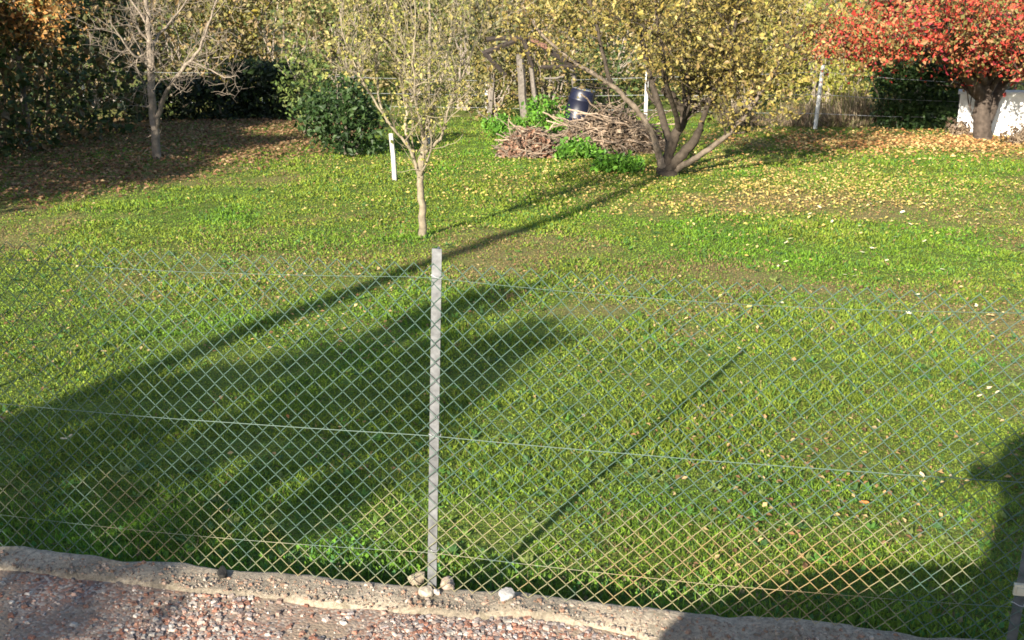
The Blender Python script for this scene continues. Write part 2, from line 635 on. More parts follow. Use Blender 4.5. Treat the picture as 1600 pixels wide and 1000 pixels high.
o = gb.build('lawn_weeds', M_GRASS)
tag(o, 'low broad-leaved weeds and clover dotted through the lawn', 'weeds', kind='stuff')

# rougher, longer grass along the back of the kerb
r = np.random.default_rng(22)
gb = Buf()
n = 26000
x = r.random(n) * 9 - 4.4
dd = np.abs(r.normal(0, 0.28, n)) + 0.09
y = fence_y(x) + dd
cl = fbm(x * 3.2, y * 3.2 + 11, 3)
k = r.random(n) < np.clip((cl - 0.35) * 4 + np.clip((x - .6) * .3, 0, .6), 0.05, 1)
x, y, dd = x[k], y[k], dd[k]
n = len(x)
z = ground_z(x, y)
c, isdry, dry = lawn_colour(x, y, r)
c = c * np.array([0.85, 1.0, 1.3])
hgt = (0.02 + 0.035 * r.random(n)) * np.clip(1.3 - dd, .4, 1)
lean = np.abs(r.normal(0, 0.6, n)) + 0.1
az = r.random(n) * 2 * math.pi
d = unit(np.stack([np.cos(az) * np.sin(lean), np.sin(az) * np.sin(lean), np.cos(lean)], 1))
sv = unit(np.cross(d, r.normal(0, 1, (n, 3))))
broad = r.random(n) < 0.5
wid = np.where(broad, 0.009, 0.0028) * (0.7 + .6 * r.random(n))
length = np.where(broad, hgt * .3, hgt)
cen = np.stack([x, y, z], 1) + d * (np.where(broad, hgt * 1.3, length))[:, None]
gb.kites(cen, d * length[:, None], sv * wid[:, None], np.cross(d, sv) * wid[:, None], c, .35)
edge = gb.build('rough_grass', M_GRASS)
tag(edge, 'longer weedy grass growing along the back of the kerb under the fence', 'grass', kind='stuff')


def litter(name, label, pts_xy, palette, size, r, lift=0.022, flat=0.35):
    b_ = Buf()
    x, y = pts_xy
    n = len(x)
    z = ground_z(x, y) + lift + r.random(n) * 0.018
    nrm = unit(np.stack([r.normal(0, flat, n), r.normal(0, flat, n), np.ones(n)], 1))
    d = unit(np.cross(nrm, r.normal(0, 1, (n, 3))))
    s = np.cross(nrm, d)
    sz = size * (0.6 + 0.8 * r.random(n))
    pal = np.asarray(palette)
    c = pal[r.integers(0, len(pal), n)] * (0.6 + 0.7 * r.random(n))[:, None]
    b_.kites(np.stack([x, y, z], 1), d * sz[:, None] * .5, s * sz[:, None] * .32, nrm * sz[:, None], c, 0.13)
    o = b_.build(name, M_DRY)
    return tag(o, label, 'fallen leaves', kind='stuff')


r = np.random.default_rng(23)
# under the yellow fruit tree
n = 11000
x = np.concatenate([r.normal(3.4, 1.7, n // 2), r.normal(2.3, 2.2, n // 2)])
y = np.concatenate([r.normal(16.0, 1.5, n // 2), r.normal(17.3, 2.0, n // 2)])
k = (y < 24) & (fbm(x * 1.3 + 60, y * 1.3, 3) > .26 + .26 * r.random(n))
litter('yellow_leaf_litter', 'yellow fallen leaves spread on the lawn under the old fruit tree', (x[k], y[k]),
       [(.44, .32, .09), (.50, .40, .16), (.34, .22, .08), (.38, .31, .09)], 0.038, r)
n = 8000
x = np.concatenate([r.normal(7.8, 2.4, n // 2), r.random(n // 2) * 7 + 4.6])
y = np.concatenate([r.normal(21.5, 1.3, n // 2), r.normal(21.8, 1.1, n // 2)])
k = (y < 24.5) & (y > 18)
litter('orange_leaf_litter', 'orange and tan fallen leaves on the grass beneath the red tree', (x[k], y[k]),
       [(.44, .22, .08), (.42, .29, .11), (.52, .38, .16), (.32, .14, .06)], 0.06, r)
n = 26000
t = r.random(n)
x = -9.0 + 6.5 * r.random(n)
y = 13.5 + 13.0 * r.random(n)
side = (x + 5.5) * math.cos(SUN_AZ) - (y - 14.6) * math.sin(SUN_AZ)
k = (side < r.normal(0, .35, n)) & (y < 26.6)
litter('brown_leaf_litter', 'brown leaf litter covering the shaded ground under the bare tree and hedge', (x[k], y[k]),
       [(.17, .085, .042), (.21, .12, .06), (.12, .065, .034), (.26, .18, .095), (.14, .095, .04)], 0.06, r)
n = 22000
x, y = scatter(n, 4.5, 26, 0.3, 1.2, r)
k = (y > fence_y(x) + .3) & (fbm(x * .8 + 12, y * .7, 4) > r.random(n) * .30 + .40)
litter('scattered_leaf_litter', 'small brown and straw leaf scraps scattered over the whole lawn', (x[k], y[k]),
       [(.30, .19, .08), (.22, .12, .055), (.38, .28, .13), (.16, .09, .045)], 0.028, r, lift=0.014)

# gravel pebbles
r = np.random.default_rng(24)
ico_v = np.array([[1, 0, 0], [-1, 0, 0], [0, 1, 0], [0, -1, 0], [0, 0, 1], [0, 0, -1]], float)
cubev = np.array([[-1, -1, -1], [1, -1, -1], [1, 1, -1], [-1, 1, -1], [-.6, -.6, .7], [.6, -.6, .7], [.6, .6, .7], [-.6, .6, .7]], float)
cubef = np.array([[0, 3, 2, 1], [4, 5, 6, 7], [0, 1, 5, 4], [1, 2, 6, 5], [2, 3, 7, 6], [3, 0, 4, 7]])
pb = Buf()
n = 62000
x = r.random(n) * 5.2 - 2.5
dd = 0.02 + np.abs(r.random(n)) * 0.72
y = fence_y(x) - dd
onk = y > kerb_front(x)
dens = np.where(onk, 0.30, np.clip((fbm(x * 1.8 + 30, y * 1.8, 3) - 0.38) * 5 + .12 + .25 * (x > -1), .10, 1))
k = r.random(n) < dens
x, y, onk = x[k], y[k], onk[k]
n = len(x)
z = np.where(onk, -0.006 + (fbm(x * 7, y * 7, 4) - .5) * 0.042 + (fbm(x * 1.3, y * 1.3 + 4, 2) - .5) * 0.03, road_z(x, y))
sz = np.where(onk, 0.0018 + 0.006 * r.random(n) ** 6, 0.0028 + 0.0085 * r.random(n) ** 4)
pal = np.array([(.40, .22, .16), (.50, .40, .34), (.32, .28, .27), (.56, .50, .44), (.34, .16, .11), (.45, .30, .24), (.24, .20, .19)])
c = pal[r.integers(0, len(pal), n)] * (0.34 + .5 * r.random(n))[:, None]
c = np.where(onk[:, None], c * .6 + np.array([.10, .075, .05]), c)
az = r.random(n) * 6.28
sc = np.stack([1 + .5 * r.random(n), .7 + .5 * r.random(n), .5 + .4 * r.random(n)], 1) * sz[:, None]
v = cubev[None] * (1 + r.normal(0, .16, (n, 8, 3))) * sc[:, None, :]
vx = v[:, :, 0] * np.cos(az)[:, None] - v[:, :, 1] * np.sin(az)[:, None]
vy = v[:, :, 0] * np.sin(az)[:, None] + v[:, :, 1] * np.cos(az)[:, None]
v = np.stack([vx + x[:, None], vy + y[:, None], v[:, :, 2] + (z + sz * .3)[:, None]], -1)
pb.add(v.reshape(-1, 3), (cubef[None] + (np.arange(n) * 8)[:, None, None]).reshape(-1, 4), np.repeat(c, 8, 0))
gravel = pb.build('gravel', M_STONE)
tag(gravel, 'pink and grey loose gravel along the road side of the kerb', 'gravel', kind='stuff')


# ------------------------------------------------------------------ chain link fence
FX0, FY0 = -0.29, 4.03
fl = math.hypot(1, FENCE_SLOPE)
FU = np.array([1 / fl, FENCE_SLOPE / fl, 0])           # along the fence
FN = np.array([FENCE_SLOPE / fl, -1 / fl, 0])          # towards the road
FANG = math.atan2(FENCE_SLOPE, 1)
fence = thing('chain_link_fence', 'green weathered chain-link fence on galvanised posts along the kerb', 'fence', (FX0, FY0, 0.0), rz=FANG)
# fence coordinates: X along the fence from the middle post, -Y towards the road
r = np.random.default_rng(31)
POSTS = [-4.0, -2.0, 0.0, 2.0, 4.0]
for q, px_ in enumerate(POSTS):
    pbuf = Buf()
    lean = (0.045, 0.0) if px_ == 0 else ((0.03, 0.0) if px_ == 2.0 else (r.normal(0, .01), 0.0))
    top = 1.285

    def tfp(v, lean=lean, px_=px_):
        v = v.copy()
        v[:, 0] += px_ + lean[0] * (v[:, 2] / 1.28)
        return v
    gc = np.array([0.14, 0.145, 0.15]) if px_ != 2.0 else np.array([0.13, 0.14, 0.14])
    # T bar: flange towards the road, web behind it
    for zz0, zz1 in zip(np.linspace(-0.12, top, 9)[:-1], np.linspace(-0.12, top, 9)[1:]):
        pbuf.box((-0.0165, -0.0035, zz0), (0.0165, 0.0015, zz1), gc * r.uniform(.92, 1.06), tfp)
    pbuf.box((-0.003, 0.0016, -0.12), (0.003, 0.030, top - 0.002), gc * .95, tfp)
    po = pbuf.build('post', M_GALV, fence)
    if px_ == 2.0:
        po['label'] = 'dark shaded fence post with a pale clip'
    # ties
    for hz in (0.16, 0.61, 1.19):
        tb = Buf()
        ang = np.linspace(0, 2 * math.pi, 9)
        pts = np.stack([px_ + lean[0] * hz / 1.28 + 0.022 * np.cos(ang), 0.006 + 0.019 * np.sin(ang), hz + 0.006 * np.sin(ang * 2)], 1)
        tb.tube(pts, 0.0014, 4, (0.4, 0.4, 0.4), cap=False)
        to = tb.build('tie', M_GALV, po)
    if px_ == 2.0:
        cb = Buf()
        cb.box((px_ - 0.020, -0.018, 0.20), (px_ + 0.018, -0.004, 0.24), (.62, .56, .42))
        cb.box((px_ - 0.012, -0.024, 0.21), (px_ + 0.012, -0.0185, 0.232), (.60, .54, .40))
        cb.build('clip', M_PLASTIC, po)

# woven mesh
PW, PH = 0.0330, 0.0340
xs_m = np.arange(-5.0, 5.0, PW)
mb = Buf()
nz_ = int(1.235 / PH)
zs = 0.004 + np.arange(nz_ + 1) * PH
for q, x0 in enumerate(xs_m):
    sgn = np.where((np.arange(nz_ + 1) + q) % 2 == 0, 1.0, -1.0)     # neighbours mirror each other and hook together
    # strands hook round their neighbours: points just past the half pitch
    xx = x0 + sgn * (PW * 0.5 + 0.0012) + 0.016 * (fbm(x0 * 0.9 + 3, zs * 2.0, 3) - .5) * 2
    sag = 0.016 * (fbm(x0 * 1.1 + 0 * zs, zs * 1.6 + 7, 3) - .5) * 2
    yy = -0.0085 + np.where((np.arange(nz_ + 1) + q) % 2 == 0, -0.0016, 0.0016) + sag * 0.6 - 0.004
    zz = zs + 0.016 * (fbm(x0 * 0.8 + 8 + 0 * zs, zs * 2 + 2, 2) - .5) * 2
    # round the bends a little with a short flat at every hook
    P = np.stack([xx, yy, zz], 1)
    Q = np.empty((len(P) * 2 - 2 + 2, 3))
    Q[0] = P[0]
    Q[-1] = P[-1]
    mid_dir = (P[1:] - P[:-1])
    Q[1:-1:2] = P[:-1] + mid_dir * 0.06
    Q[2:-1:2] = P[1:] - mid_dir * 0.06
    mb.tube(Q, 0.00150, 4, (1, 1, 1), cap=False)
wm = mb.build('wire_mesh', M_WIRE, fence, kind='stuff')
for hz, rad, wob in ((0.155, 0.0009, 0.02), (0.615, 0.0014, 0.010), (1.19, 0.0009, 0.03)):
    wb = Buf()
    t = np.linspace(-5, 5, 120)
    sagw = np.abs(np.sin(t * math.pi / 2.0)) * wob
    wb.tube(np.stack([t, np.full_like(t, -0.0185), hz - sagw + 0.003 * (vnoise(t * 3, t * 0 + hz) - .5)], 1), rad, 5, (1, 1, 1))
    wb.build('tension_wire', M_WIRE, fence)


def stone(name, label, cat, pos, size, col, seed, squash=0.7, group=None):
    rr = np.random.default_rng(seed)
    # subdivided cube pushed to a lumpy ball
    g = np.linspace(-1, 1, 5)
    b_ = Buf()
    for ax in range(3):
        for sg in (-1, 1):
            A, B = np.meshgrid(g, g, indexing='ij')
            P = np.zeros((5, 5, 3))
            P[:, :, ax] = sg
            P[:, :, (ax + 1) % 3] = A * sg
            P[:, :, (ax + 2) % 3] = B
            P = P / np.linalg.norm(P, axis=-1, keepdims=True) ** 0.75
            h = fbm(P[..., 0] * 1.3 + seed + P[..., 2], P[..., 1] * 1.3 - P[..., 2] * .7 + seed, 3)
            P = P * (0.45 + 1.1 * h)[..., None]
            P = P * np.asarray(size) * np.array([1, 1, squash])
            i, j = np.meshgrid(np.arange(4), np.arange(4), indexing='ij')
            a = (i * 5 + j).ravel()
            b_.add(P.reshape(-1, 3), np.stack([a, a + 5, a + 6, a + 1], 1), col)
    o = b_.build(name, M_STONE, smooth=True)
    o.location = tuple(pos)
    o.rotation_euler = (0, 0, rr.random() * 6)
    return tag(o, label, cat, group)


def on_kerb(px, py):
    # point of the kerb top seen at that place of the photo
    for Y in np.linspace(3.2, 4.6, 400):
        p = at(px, py, Y)
        if p[2] < 0.0:
            return p
    return p


def stone_at(px, py, size, *a, **k):
    p = on_kerb(px, py)
    return stone(a[0], a[1], 'stone', (p[0], p[1], kerb_top(p[0], p[1]) + size * .25), (size, size * .85, size), *a[2:], **k)


stone_at(652, 908, 0.030, 'stone', 'knobbly tan stone set against the left of the fence post foot', (.27, .22, .16), 3)
stone_at(664, 928, 0.026, 'stone', 'pale lump of mortar at the front of the fence post foot', (.33, .28, .22), 4)
stone_at(700, 915, 0.027, 'stone', 'pinkish stone to the right of the fence post foot', (.28, .22, .18), 5)
stone_at(682, 927, 0.013, 'stone', 'small white pebble just right of the fence post foot', (.36, .32, .28), 6)
stone_at(792, 942, 0.033, 'stone', 'flat white stone lying on the kerb right of the post', (.33, .31, .29), 7, squash=.4)
p = on_kerb(347, 893)
stone('dark_clod', 'black clod of earth lying on the kerb edge left of the post', 'clod', (p[0], p[1], kerb_top(p[0], p[1]) + .008), (.034, .020, .016), (.02, .018, .016), 8)

# ------------------------------------------------------------------ single fallen leaves one can pick out
r = np.random.default_rng(33)


def leaf_mesh(seed, lobes):
    rr = np.random.default_rng(seed)
    t = np.linspace(-1, 1, 6)
    w = (1 - t ** 2) ** 0.8 * 0.45 + 0.02
    b_ = Buf()
    curl = rr.uniform(.1, .35)
    L = np.stack([t, -w * (1 + .25 * rr.normal(0, 1, 6)), curl * w + 0.12 * t * t], 1)
    Rr = np.stack([t, w * (1 + .25 * rr.normal(0, 1, 6)), curl * w + 0.12 * t * t], 1)
    Mi = np.stack([t, t * 0, 0.10 * t * t], 1)
    v = np.concatenate([L, Mi, Rr])
    i = np.arange(5)
    f = np.concatenate([np.stack([i, i + 6, i + 7, i + 1], 1), np.stack([i + 6, i + 12, i + 13, i + 7], 1)])
    return v, f


def ground_at(px, py):
    lo = None
    for Y in np.linspace(3.6, 30, 2600):
        p = at(px, py, Y)
        if p[2] < float(ground_z(p[0], p[1])) + 0.02:
            return p
    return p


SPOTS = [(1350, 790, 'o', .040), (1372, 662, 'p', .036), (1366, 672, 'p', .03), (1545, 610, 'p', .032), (1558, 617, 'p', .028), (1530, 622, 'p', .03), (1572, 607, 'p', .03),
         (1158, 602, 'p', .03), (912, 653, 'p', .034), (1440, 746, 'p', .03), (1450, 719, 'p', .03), (1485, 748, 'p', .03), (1325, 745, 't', .03), (1290, 690, 't', .028),
         (1228, 411, 'w', .045), (1216, 418, 'w', .04), (1320, 432, 'w', .05), (1336, 433, 'w', .05), (1222, 476, 'w', .05), (1420, 492, 'w', .045), (1440, 498, 'w', .04),
         (1235, 375, 'w', .05), (1228, 381, 'w', .05), (1347, 396, 'w', .045), (1362, 390, 'w', .045), (1385, 409, 'w', .04), (1405, 410, 'w', .04), (1444, 379, 'w', .055),
         (1472, 423, 'w', .04), (1505, 423, 'w', .045), (1433, 463, 'w', .04), (1535, 516, 'w', .042), (1525, 480, 'w', .04), (1170, 482, 'y', .042), (1125, 465, 'y', .036),
         (1360, 320, 'w', .06), (1372, 318, 'w', .06), (1445, 320, 'w', .06), (1320, 372, 'y', .05), (1300, 348, 'w', .05), (1343, 355, 'w', .05), (1422, 352, 'w', .05),
         (1500, 340, 'w', .05), (1528, 336, 'w', .05), (1410, 333, 'w', .05), (1265, 336, 'w', .05), (1280, 325, 'w', .05), (1166, 353, 'y', .05), (1398, 372, 'w', .045),
         (100, 690, 'p', .036), (110, 685, 'p', .03), (505, 690, 't', .034), (450, 655, 'o', .03), (345, 625, 't', .03), (680, 650, 't', .03), (935, 400, 'y', .04), (1050, 385, 'y', .04),
         (1195, 655, 't', .03), (1240, 565, 't', .04), (1010, 545, 'y', .034)]
LC = {'o': (.52, .20, .06), 'p': (.62, .48, .30), 'w': (.72, .66, .42), 'y': (.62, .50, .14), 't': (.44, .24, .11)}
LL = {'p': 'pale buff fallen leaf caught in the lawn grass', 'w': 'cream coloured fallen leaf lying on the open right half of the lawn',
      'y': 'yellow fallen leaf lying on the open lawn', 't': 'tan brown fallen leaf lying on the lawn', 'o': 'orange brown fallen leaf on the left part of the lawn'}
variants = [leaf_mesh(s, 0) for s in range(5)]
shared = {}
for q, (px_, py_, kind_, sz) in enumerate(SPOTS):
    p = ground_at(px_, py_)
    key = (kind_, q % 5)
    if key not in shared:
        b_ = Buf()
        b_.add(variants[q % 5][0] * 0.5, variants[q % 5][1], LC[kind_])
        o = b_.build('fallen_leaf', M_DRY, smooth=True)
        shared[key] = o
    else:
        o = shared[key].copy()
        COL.objects.link(o)
    o.location = (p[0], p[1], float(ground_z(p[0], p[1])) + 0.034)
    o.scale = (sz * 1.2,) * 3
    o.rotation_euler = (r.normal(0.25, .2), r.normal(0, .25), r.random() * 6.28)
    if q == 0:
        tag(o, 'large orange fallen leaf lying alone on the near right lawn', 'leaf', 'single fallen leaves on the lawn')
    else:
        tag(o, LL[kind_], 'leaf', 'single fallen leaves on the lawn, ' + {'o': 'orange', 'p': 'buff', 'w': 'cream', 'y': 'yellow', 't': 'tan'}[kind_])


# ------------------------------------------------------------------ plants
def poly(pts, rad, r, wiggle=0.02, sub=4):
    """a bent branch through the given points"""
    pts = np.asarray(pts, float)
    m = len(pts)
    t = np.linspace(0, m - 1, (m - 1) * sub + 1)
    out = np.stack([np.interp(t, np.arange(m), pts[:, k]) for k in range(3)], 1)
    if len(out) > 4:
        for _ in range(2):
            out[1:-1] = 0.25 * out[:-2] + 0.5 * out[1:-1] + 0.25 * out[2:]
    out[1:-1] += r.normal(0, wiggle, (len(out) - 2, 3))
    rr = np.interp(t, np.linspace(0, m - 1, len(np.atleast_1d(rad))), np.atleast_1d(rad))
    return out, rr


def sprout(r, pts, rads, n, length, spread, up, levels, store, lo=0.25, taper=0.45):
    """side branches along a branch, and twigs along them"""
    m = len(pts)
    for _ in range(n):
        k = int((lo + (1 - lo) * r.random()) * (m - 1))
        k = min(max(k, 1), m - 1)
        t = unit(pts[k] - pts[k - 1])
        d = unit(t * 0.55 + r.normal(0, spread, 3) + np.array([0, 0, up]))
        L = length * r.uniform(.5, 1.25)
        nseg = 6
        P = [pts[k]]
        dd = d.copy()
        for s in range(nseg):
            dd = unit(dd + r.normal(0, .16, 3) + np.array([0, 0, up * 0.12]))
            P.append(P[-1] + dd * L / nseg)
        P = np.array(P)
        r0 = max(rads[k] * taper * r.uniform(.7, 1.1), 0.003)
        R = np.linspace(r0, max(r0 * .3, 0.0018), nseg + 1)
        store.append((P, R, levels))
        if levels > 0:
            sprout(r, P, R, max(2, int(n * 0.6)), length * .55, spread, up, levels - 1, store, 0.2, .5)


def leaf_cloud(buf, r, centres, per, sigma, size, palette, weights=None, aspect=0.6, up=0.4, shade_var=0.35):
    centres = np.asarray(centres)
    n = len(centres) * per
    c = np.repeat(centres, per, 0) + r.normal(0, sigma, (n, 3))
    nrm = unit(r.normal(0, 1, (n, 3)) + np.array([-.15, -.35, up]))
    d = unit(np.cross(nrm, r.normal(0, 1, (n, 3))))
    s = np.cross(nrm, d)
    sz = size * np.clip(r.lognormal(-.08, .38, n), .4, 2.2)
    pal = np.asarray(palette, float)
    idx_c = r.choice(len(pal), len(centres), p=weights)
    idx = np.where(r.random(n) < .65, np.repeat(idx_c, per), r.choice(len(pal), n, p=weights))
    col = pal[idx] * (1 - shade_var + 2 * shade_var * r.random(n))[:, None]
    buf.kites(c, d * sz[:, None] * .5, s * (sz * aspect * .5)[:, None], nrm * sz[:, None], col, 0.10)


def make_tree(name, label, base, limbs, seed, bark, palette, weights, n_side, side_len, leaf, per, sigma, spread=.6, up=.35, levels=1, group=None, thin=0.0, aspect=.6, lo=.25, extra=None, leaf_lo=None):
    """limbs: list of (points, radii, sprouting)"""
    r = np.random.default_rng(seed)
    t = thing(name, label, 'tree', base, group)
    wood, twigs = Buf(), []
    bark = np.asarray(bark, float)
    for limb in limbs:
        pts, rad, spr = limb[:3]
        tone = limb[3] if len(limb) > 3 else 1.0
        P, R = poly(pts, rad, r, 0.006 + 0.05 * float(np.mean(rad)))
        wood.tube(P, R, 8, bark * tone * r.uniform(.85, 1.15))
        if spr:
            sprout(r, P, R, int(n_side * spr), side_len, spread, up, levels, twigs, lo)
    if leaf_lo is not None:
        twigs = [q for q in twigs if q[0][-1][2] > leaf_lo(q[0][-1:])[0] - .03]
    for P, R, lv in twigs:
        wood.tube(P, R, 5 if lv else 4, bark * r.uniform(.8, 1.2), cap=False)
    wood.build('trunk', M_BARK, t, smooth=True, local=base)
    if per:
        cs = []
        for P, R, lv in twigs:
            for k in range(2, len(P)):
                if r.random() > thin:
                    cs.append(P[k])
        if extra is not None:
            cs.extend(extra(r))
        cs = np.array(cs)
        if leaf_lo is not None:
            cs = cs[cs[:, 2] > leaf_lo(cs)]
        fb = Buf()
        leaf_cloud(fb, r, cs, per, sigma, leaf, palette, weights, aspect)
        fb.build('crown', M_LEAF, t, kind='stuff', local=base)
    return t


def bush(name, label, cat, base, rx, ry, h, nclump, per, leaf, palette, seed, weights=None, sigma=None, stems=10, bark=(.20, .17, .13), z0=0.0, aspect=.6, shell=.45, group=None, lean=(0, 0)):
    """shrub: stems from one foot, leaf clumps through an uneven rounded volume"""
    r = np.random.default_rng(seed)
    base = np.array([base[0], base[1], float(ground_z(base[0], base[1]))])
    t = thing(name, label, cat, base, group)
    u = unit(r.normal(0, 1, (nclump, 3)))
    rad = shell + (1 - shell) * r.random(nclump) ** .6
    lump = 0.72 + 0.55 * fbm(u[:, 0] * 2.2 + seed, u[:, 2] * 2.2 + u[:, 1] * 1.7 + seed, 3)
    c = u * (rad * lump)[:, None] * np.array([rx, ry, h * .5]) + np.array([0, 0, h * .5 + z0])
    c[:, 2] = np.clip(c[:, 2], 0.04 + .1 * r.random(nclump), None)
    c[:, 0] += lean[0] * c[:, 2]
    c[:, 1] += lean[1] * c[:, 2]
    fb = Buf()
    leaf_cloud(fb, r, c, per, sigma or 0.16 * min(rx, h), leaf, palette, weights, aspect)
    fb.v[0][:, 2] = np.maximum(fb.v[0][:, 2], 0.01)
    fb.build('crown', M_LEAF, t, kind='stuff')
    sb = Buf()
    for k in range(stems):
        e = c[r.integers(0, nclump)] * 1.02
        p0 = np.array([r.normal(0, .12 * rx), r.normal(0, .12 * ry), -.04])
        mid = (p0 * .6 + e * .4) + r.normal(0, .08 * rx, 3) + np.array([0, 0, .08 * h])
        P, R = poly([p0, mid, e], [0.022 + .006 * h, .014, .005], r, .012)
        sb.tube(P, R, 5, np.asarray(bark) * r.uniform(.8, 1.2), cap=False)
        for q in range(3):
            k0 = r.integers(3, len(P))
            e2 = P[k0] + r.normal(0, .25 * rx, 3) + np.array([0, 0, .12 * h])
            P2, R2 = poly([P[k0], (P[k0] + e2) / 2 + r.normal(0, .03, 3), e2], [.009, .006, .003], r, .008, 3)
            sb.tube(P2, R2, 4, np.asarray(bark) * r.uniform(.8, 1.2), cap=False)
    sb.build('stem', M_BARK, t, kind='stuff')
    return t


def hedge(name, label, pts, half, h, n, leaf, palette, seed, weights=None, rough=.25, cat='hedge', flat=False, hfun=None):
    """leafy wall following the ground line pts"""
    r = np.random.default_rng(seed)
    pts = np.asarray(pts, float)
    b0 = np.array([pts[0][0], pts[0][1], float(ground_z(pts[0][0], pts[0][1]))])
    t = thing(name, label, cat, b0)
    seg = np.linalg.norm(np.diff(pts, axis=0), axis=1)
    cum = np.concatenate([[0], np.cumsum(seg)])
    s = r.random(n) * cum[-1]
    ax = np.stack([np.interp(s, cum, pts[:, 0]), np.interp(s, cum, pts[:, 1])], 1)
    d0 = unit(pts[-1] - pts[0])
    nn = np.array([-d0[1], d0[0]])
    hh = h * (1 + rough * (fbm(s * .7 + seed, s * 0, 3) - .5) * 2)
    if hfun is not None:
        hh = hh * hfun(ax[:, 1])
    zf = r.random(n)
    w = np.where(r.random(n) < .62, np.sign(r.normal(0, 1, n)) * (1 - .25 * r.random(n) ** 2), r.uniform(-1, 1, n))
    topk = r.random(n) < .22
    zf = np.where(topk, 1 - .08 * r.random(n), zf)
    w = np.where(topk, r.uniform(-1, 1, n), w)
    lump = 1 + rough * (fbm(s * 1.1 + seed * 3, zf * h * 1.1 + np.sign(w) * 9, 3) - .5) * 2.2
    if not flat:
        w = w * np.clip(1.05 - .35 * zf ** 3, 0, 2)
    xy = ax + nn[None] * (w * half * lump)[:, None]
    c = np.stack([xy[:, 0], xy[:, 1], ground_z(ax[:, 0], ax[:, 1]) + 0.04 + zf * hh], 1) + r.normal(0, .05, (n, 3))
    fb = Buf()
    leaf_cloud(fb, r, c, 1, 0.03, leaf, palette, weights, .65)
    fb.build('crown', M_LEAF, t, kind='stuff', local=b0)
    sb = Buf()
    for k in range(int(cum[-1] / .5)):
        ss = r.random() * cum[-1]
        p0 = np.array([np.interp(ss, cum, pts[:, 0]), np.interp(ss, cum, pts[:, 1]), 0])
        p0[2] = float(ground_z(p0[0], p0[1])) - .05
        e = p0 + np.array([r.normal(0, .3), r.normal(0, .3), h * r.uniform(.6, .9)])
        P, R = poly([p0, (p0 + e) / 2 + r.normal(0, .12, 3), e], [.045, .03, .01], r, .02)
        sb.tube(P, R, 5, np.array([.13, .10, .07]) * r.uniform(.8, 1.2), cap=False)
    sb.build('stem', M_BARK, t, local=b0, kind='stuff')
    return t


# palettes (real leaf colours)
OLIVE = [(.150, .150, .042), (.215, .190, .060), (.120, .110, .040), (.270, .215, .095)]
YELLOW = [(.29, .22, .055), (.23, .185, .045), (.37, .30, .10), (.145, .13, .036), (.19, .13, .05)]
YGREEN = [(.24, .24, .042), (.31, .29, .055), (.17, .185, .035), (.36, .30, .08)]
DARKG = [(.018, .042, .010), (.030, .062, .014), (.045, .080, .020), (.060, .105, .030)]
BROWN = [(.210, .150, .075), (.270, .190, .100), (.150, .115, .052), (.180, .160, .060)]
REDP = [(.40, .045, .032), (.43, .100, .045), (.32, .030, .045), (.28, .160, .06), (.165, .150, .045), (.44, .24, .12)]
NETTLE = [(.085, .210, .018), (.120, .260, .025), (.060, .150, .015)]

# small fruit tree in the middle
Yt = 12.36
b0 = at(660, 372, Yt)
b0[2] = float(ground_z(b0[0], b0[1]))
A = lambda px, py, dy=0.0: at(px, py, Yt + dy)
limbs = [([b0 - [0, 0, .05], A(661, 340), A(656, 300), A(657, 268), A(662, 232), A(668, 190, .05), A(671, 110, .1), A(673, 40, .1), A(668, -40, .1), A(670, -130, .15)], [.043, .038, .035, .034, .029, .023, .018, .013, .009, .004], 1.0),
         ([A(655, 272), A(642, 235, -.05), A(628, 215, -.1), A(605, 190, -.1), A(575, 140, -.2), A(548, 90, -.2), A(530, 30, -.25), A(520, -50, -.3)], [.017, .015, .014, .012, .010, .008, .006, .004], 1.0),
         ([A(640, 232), A(632, 200, .1), A(636, 160, .2), A(622, 90, .3), A(612, 10, .35), A(606, -70, .4)], [.016, .014, .012, .009, .006, .004], 1.0),
         ([A(664, 240), A(684, 222, -.1), A(694, 205, -.1), A(698, 180, -.15), A(722, 120, -.2), A(748, 60, -.25), A(765, -10, -.3)], [.018, .016, .014, .012, .009, .006, .004], .9),
         ([A(668, 205), A(684, 150, .2), A(700, 90, .3), A(706, 20, .4), A(712, -60, .4)], [.016, .012, .01, .007, .004], .9),
         ([A(606, 192), A(590, 150, .2), A(588, 90, .3), A(575, 20, .3), A(560, -50, .3)], [.012, .010, .008, .006, .003], 1.0),
         ([A(664, 215), A(650, 170, -.3), A(645, 100, -.45), A(650, 30, -.5), A(640, -60, -.5)], [.014, .012, .009, .006, .003], .9)]
make_tree('young_fruit_tree', 'slender young fruit tree with whippy twigs and sparse yellow-green leaves mid lawn', b0, limbs, 41, (.22, .185, .13),
          [(.30, .27, .07), (.22, .22, .05), (.15, .17, .04), (.36, .30, .10)], None, 13, .62, .033, 2, .06, spread=.45, up=.45, levels=1, thin=.25)

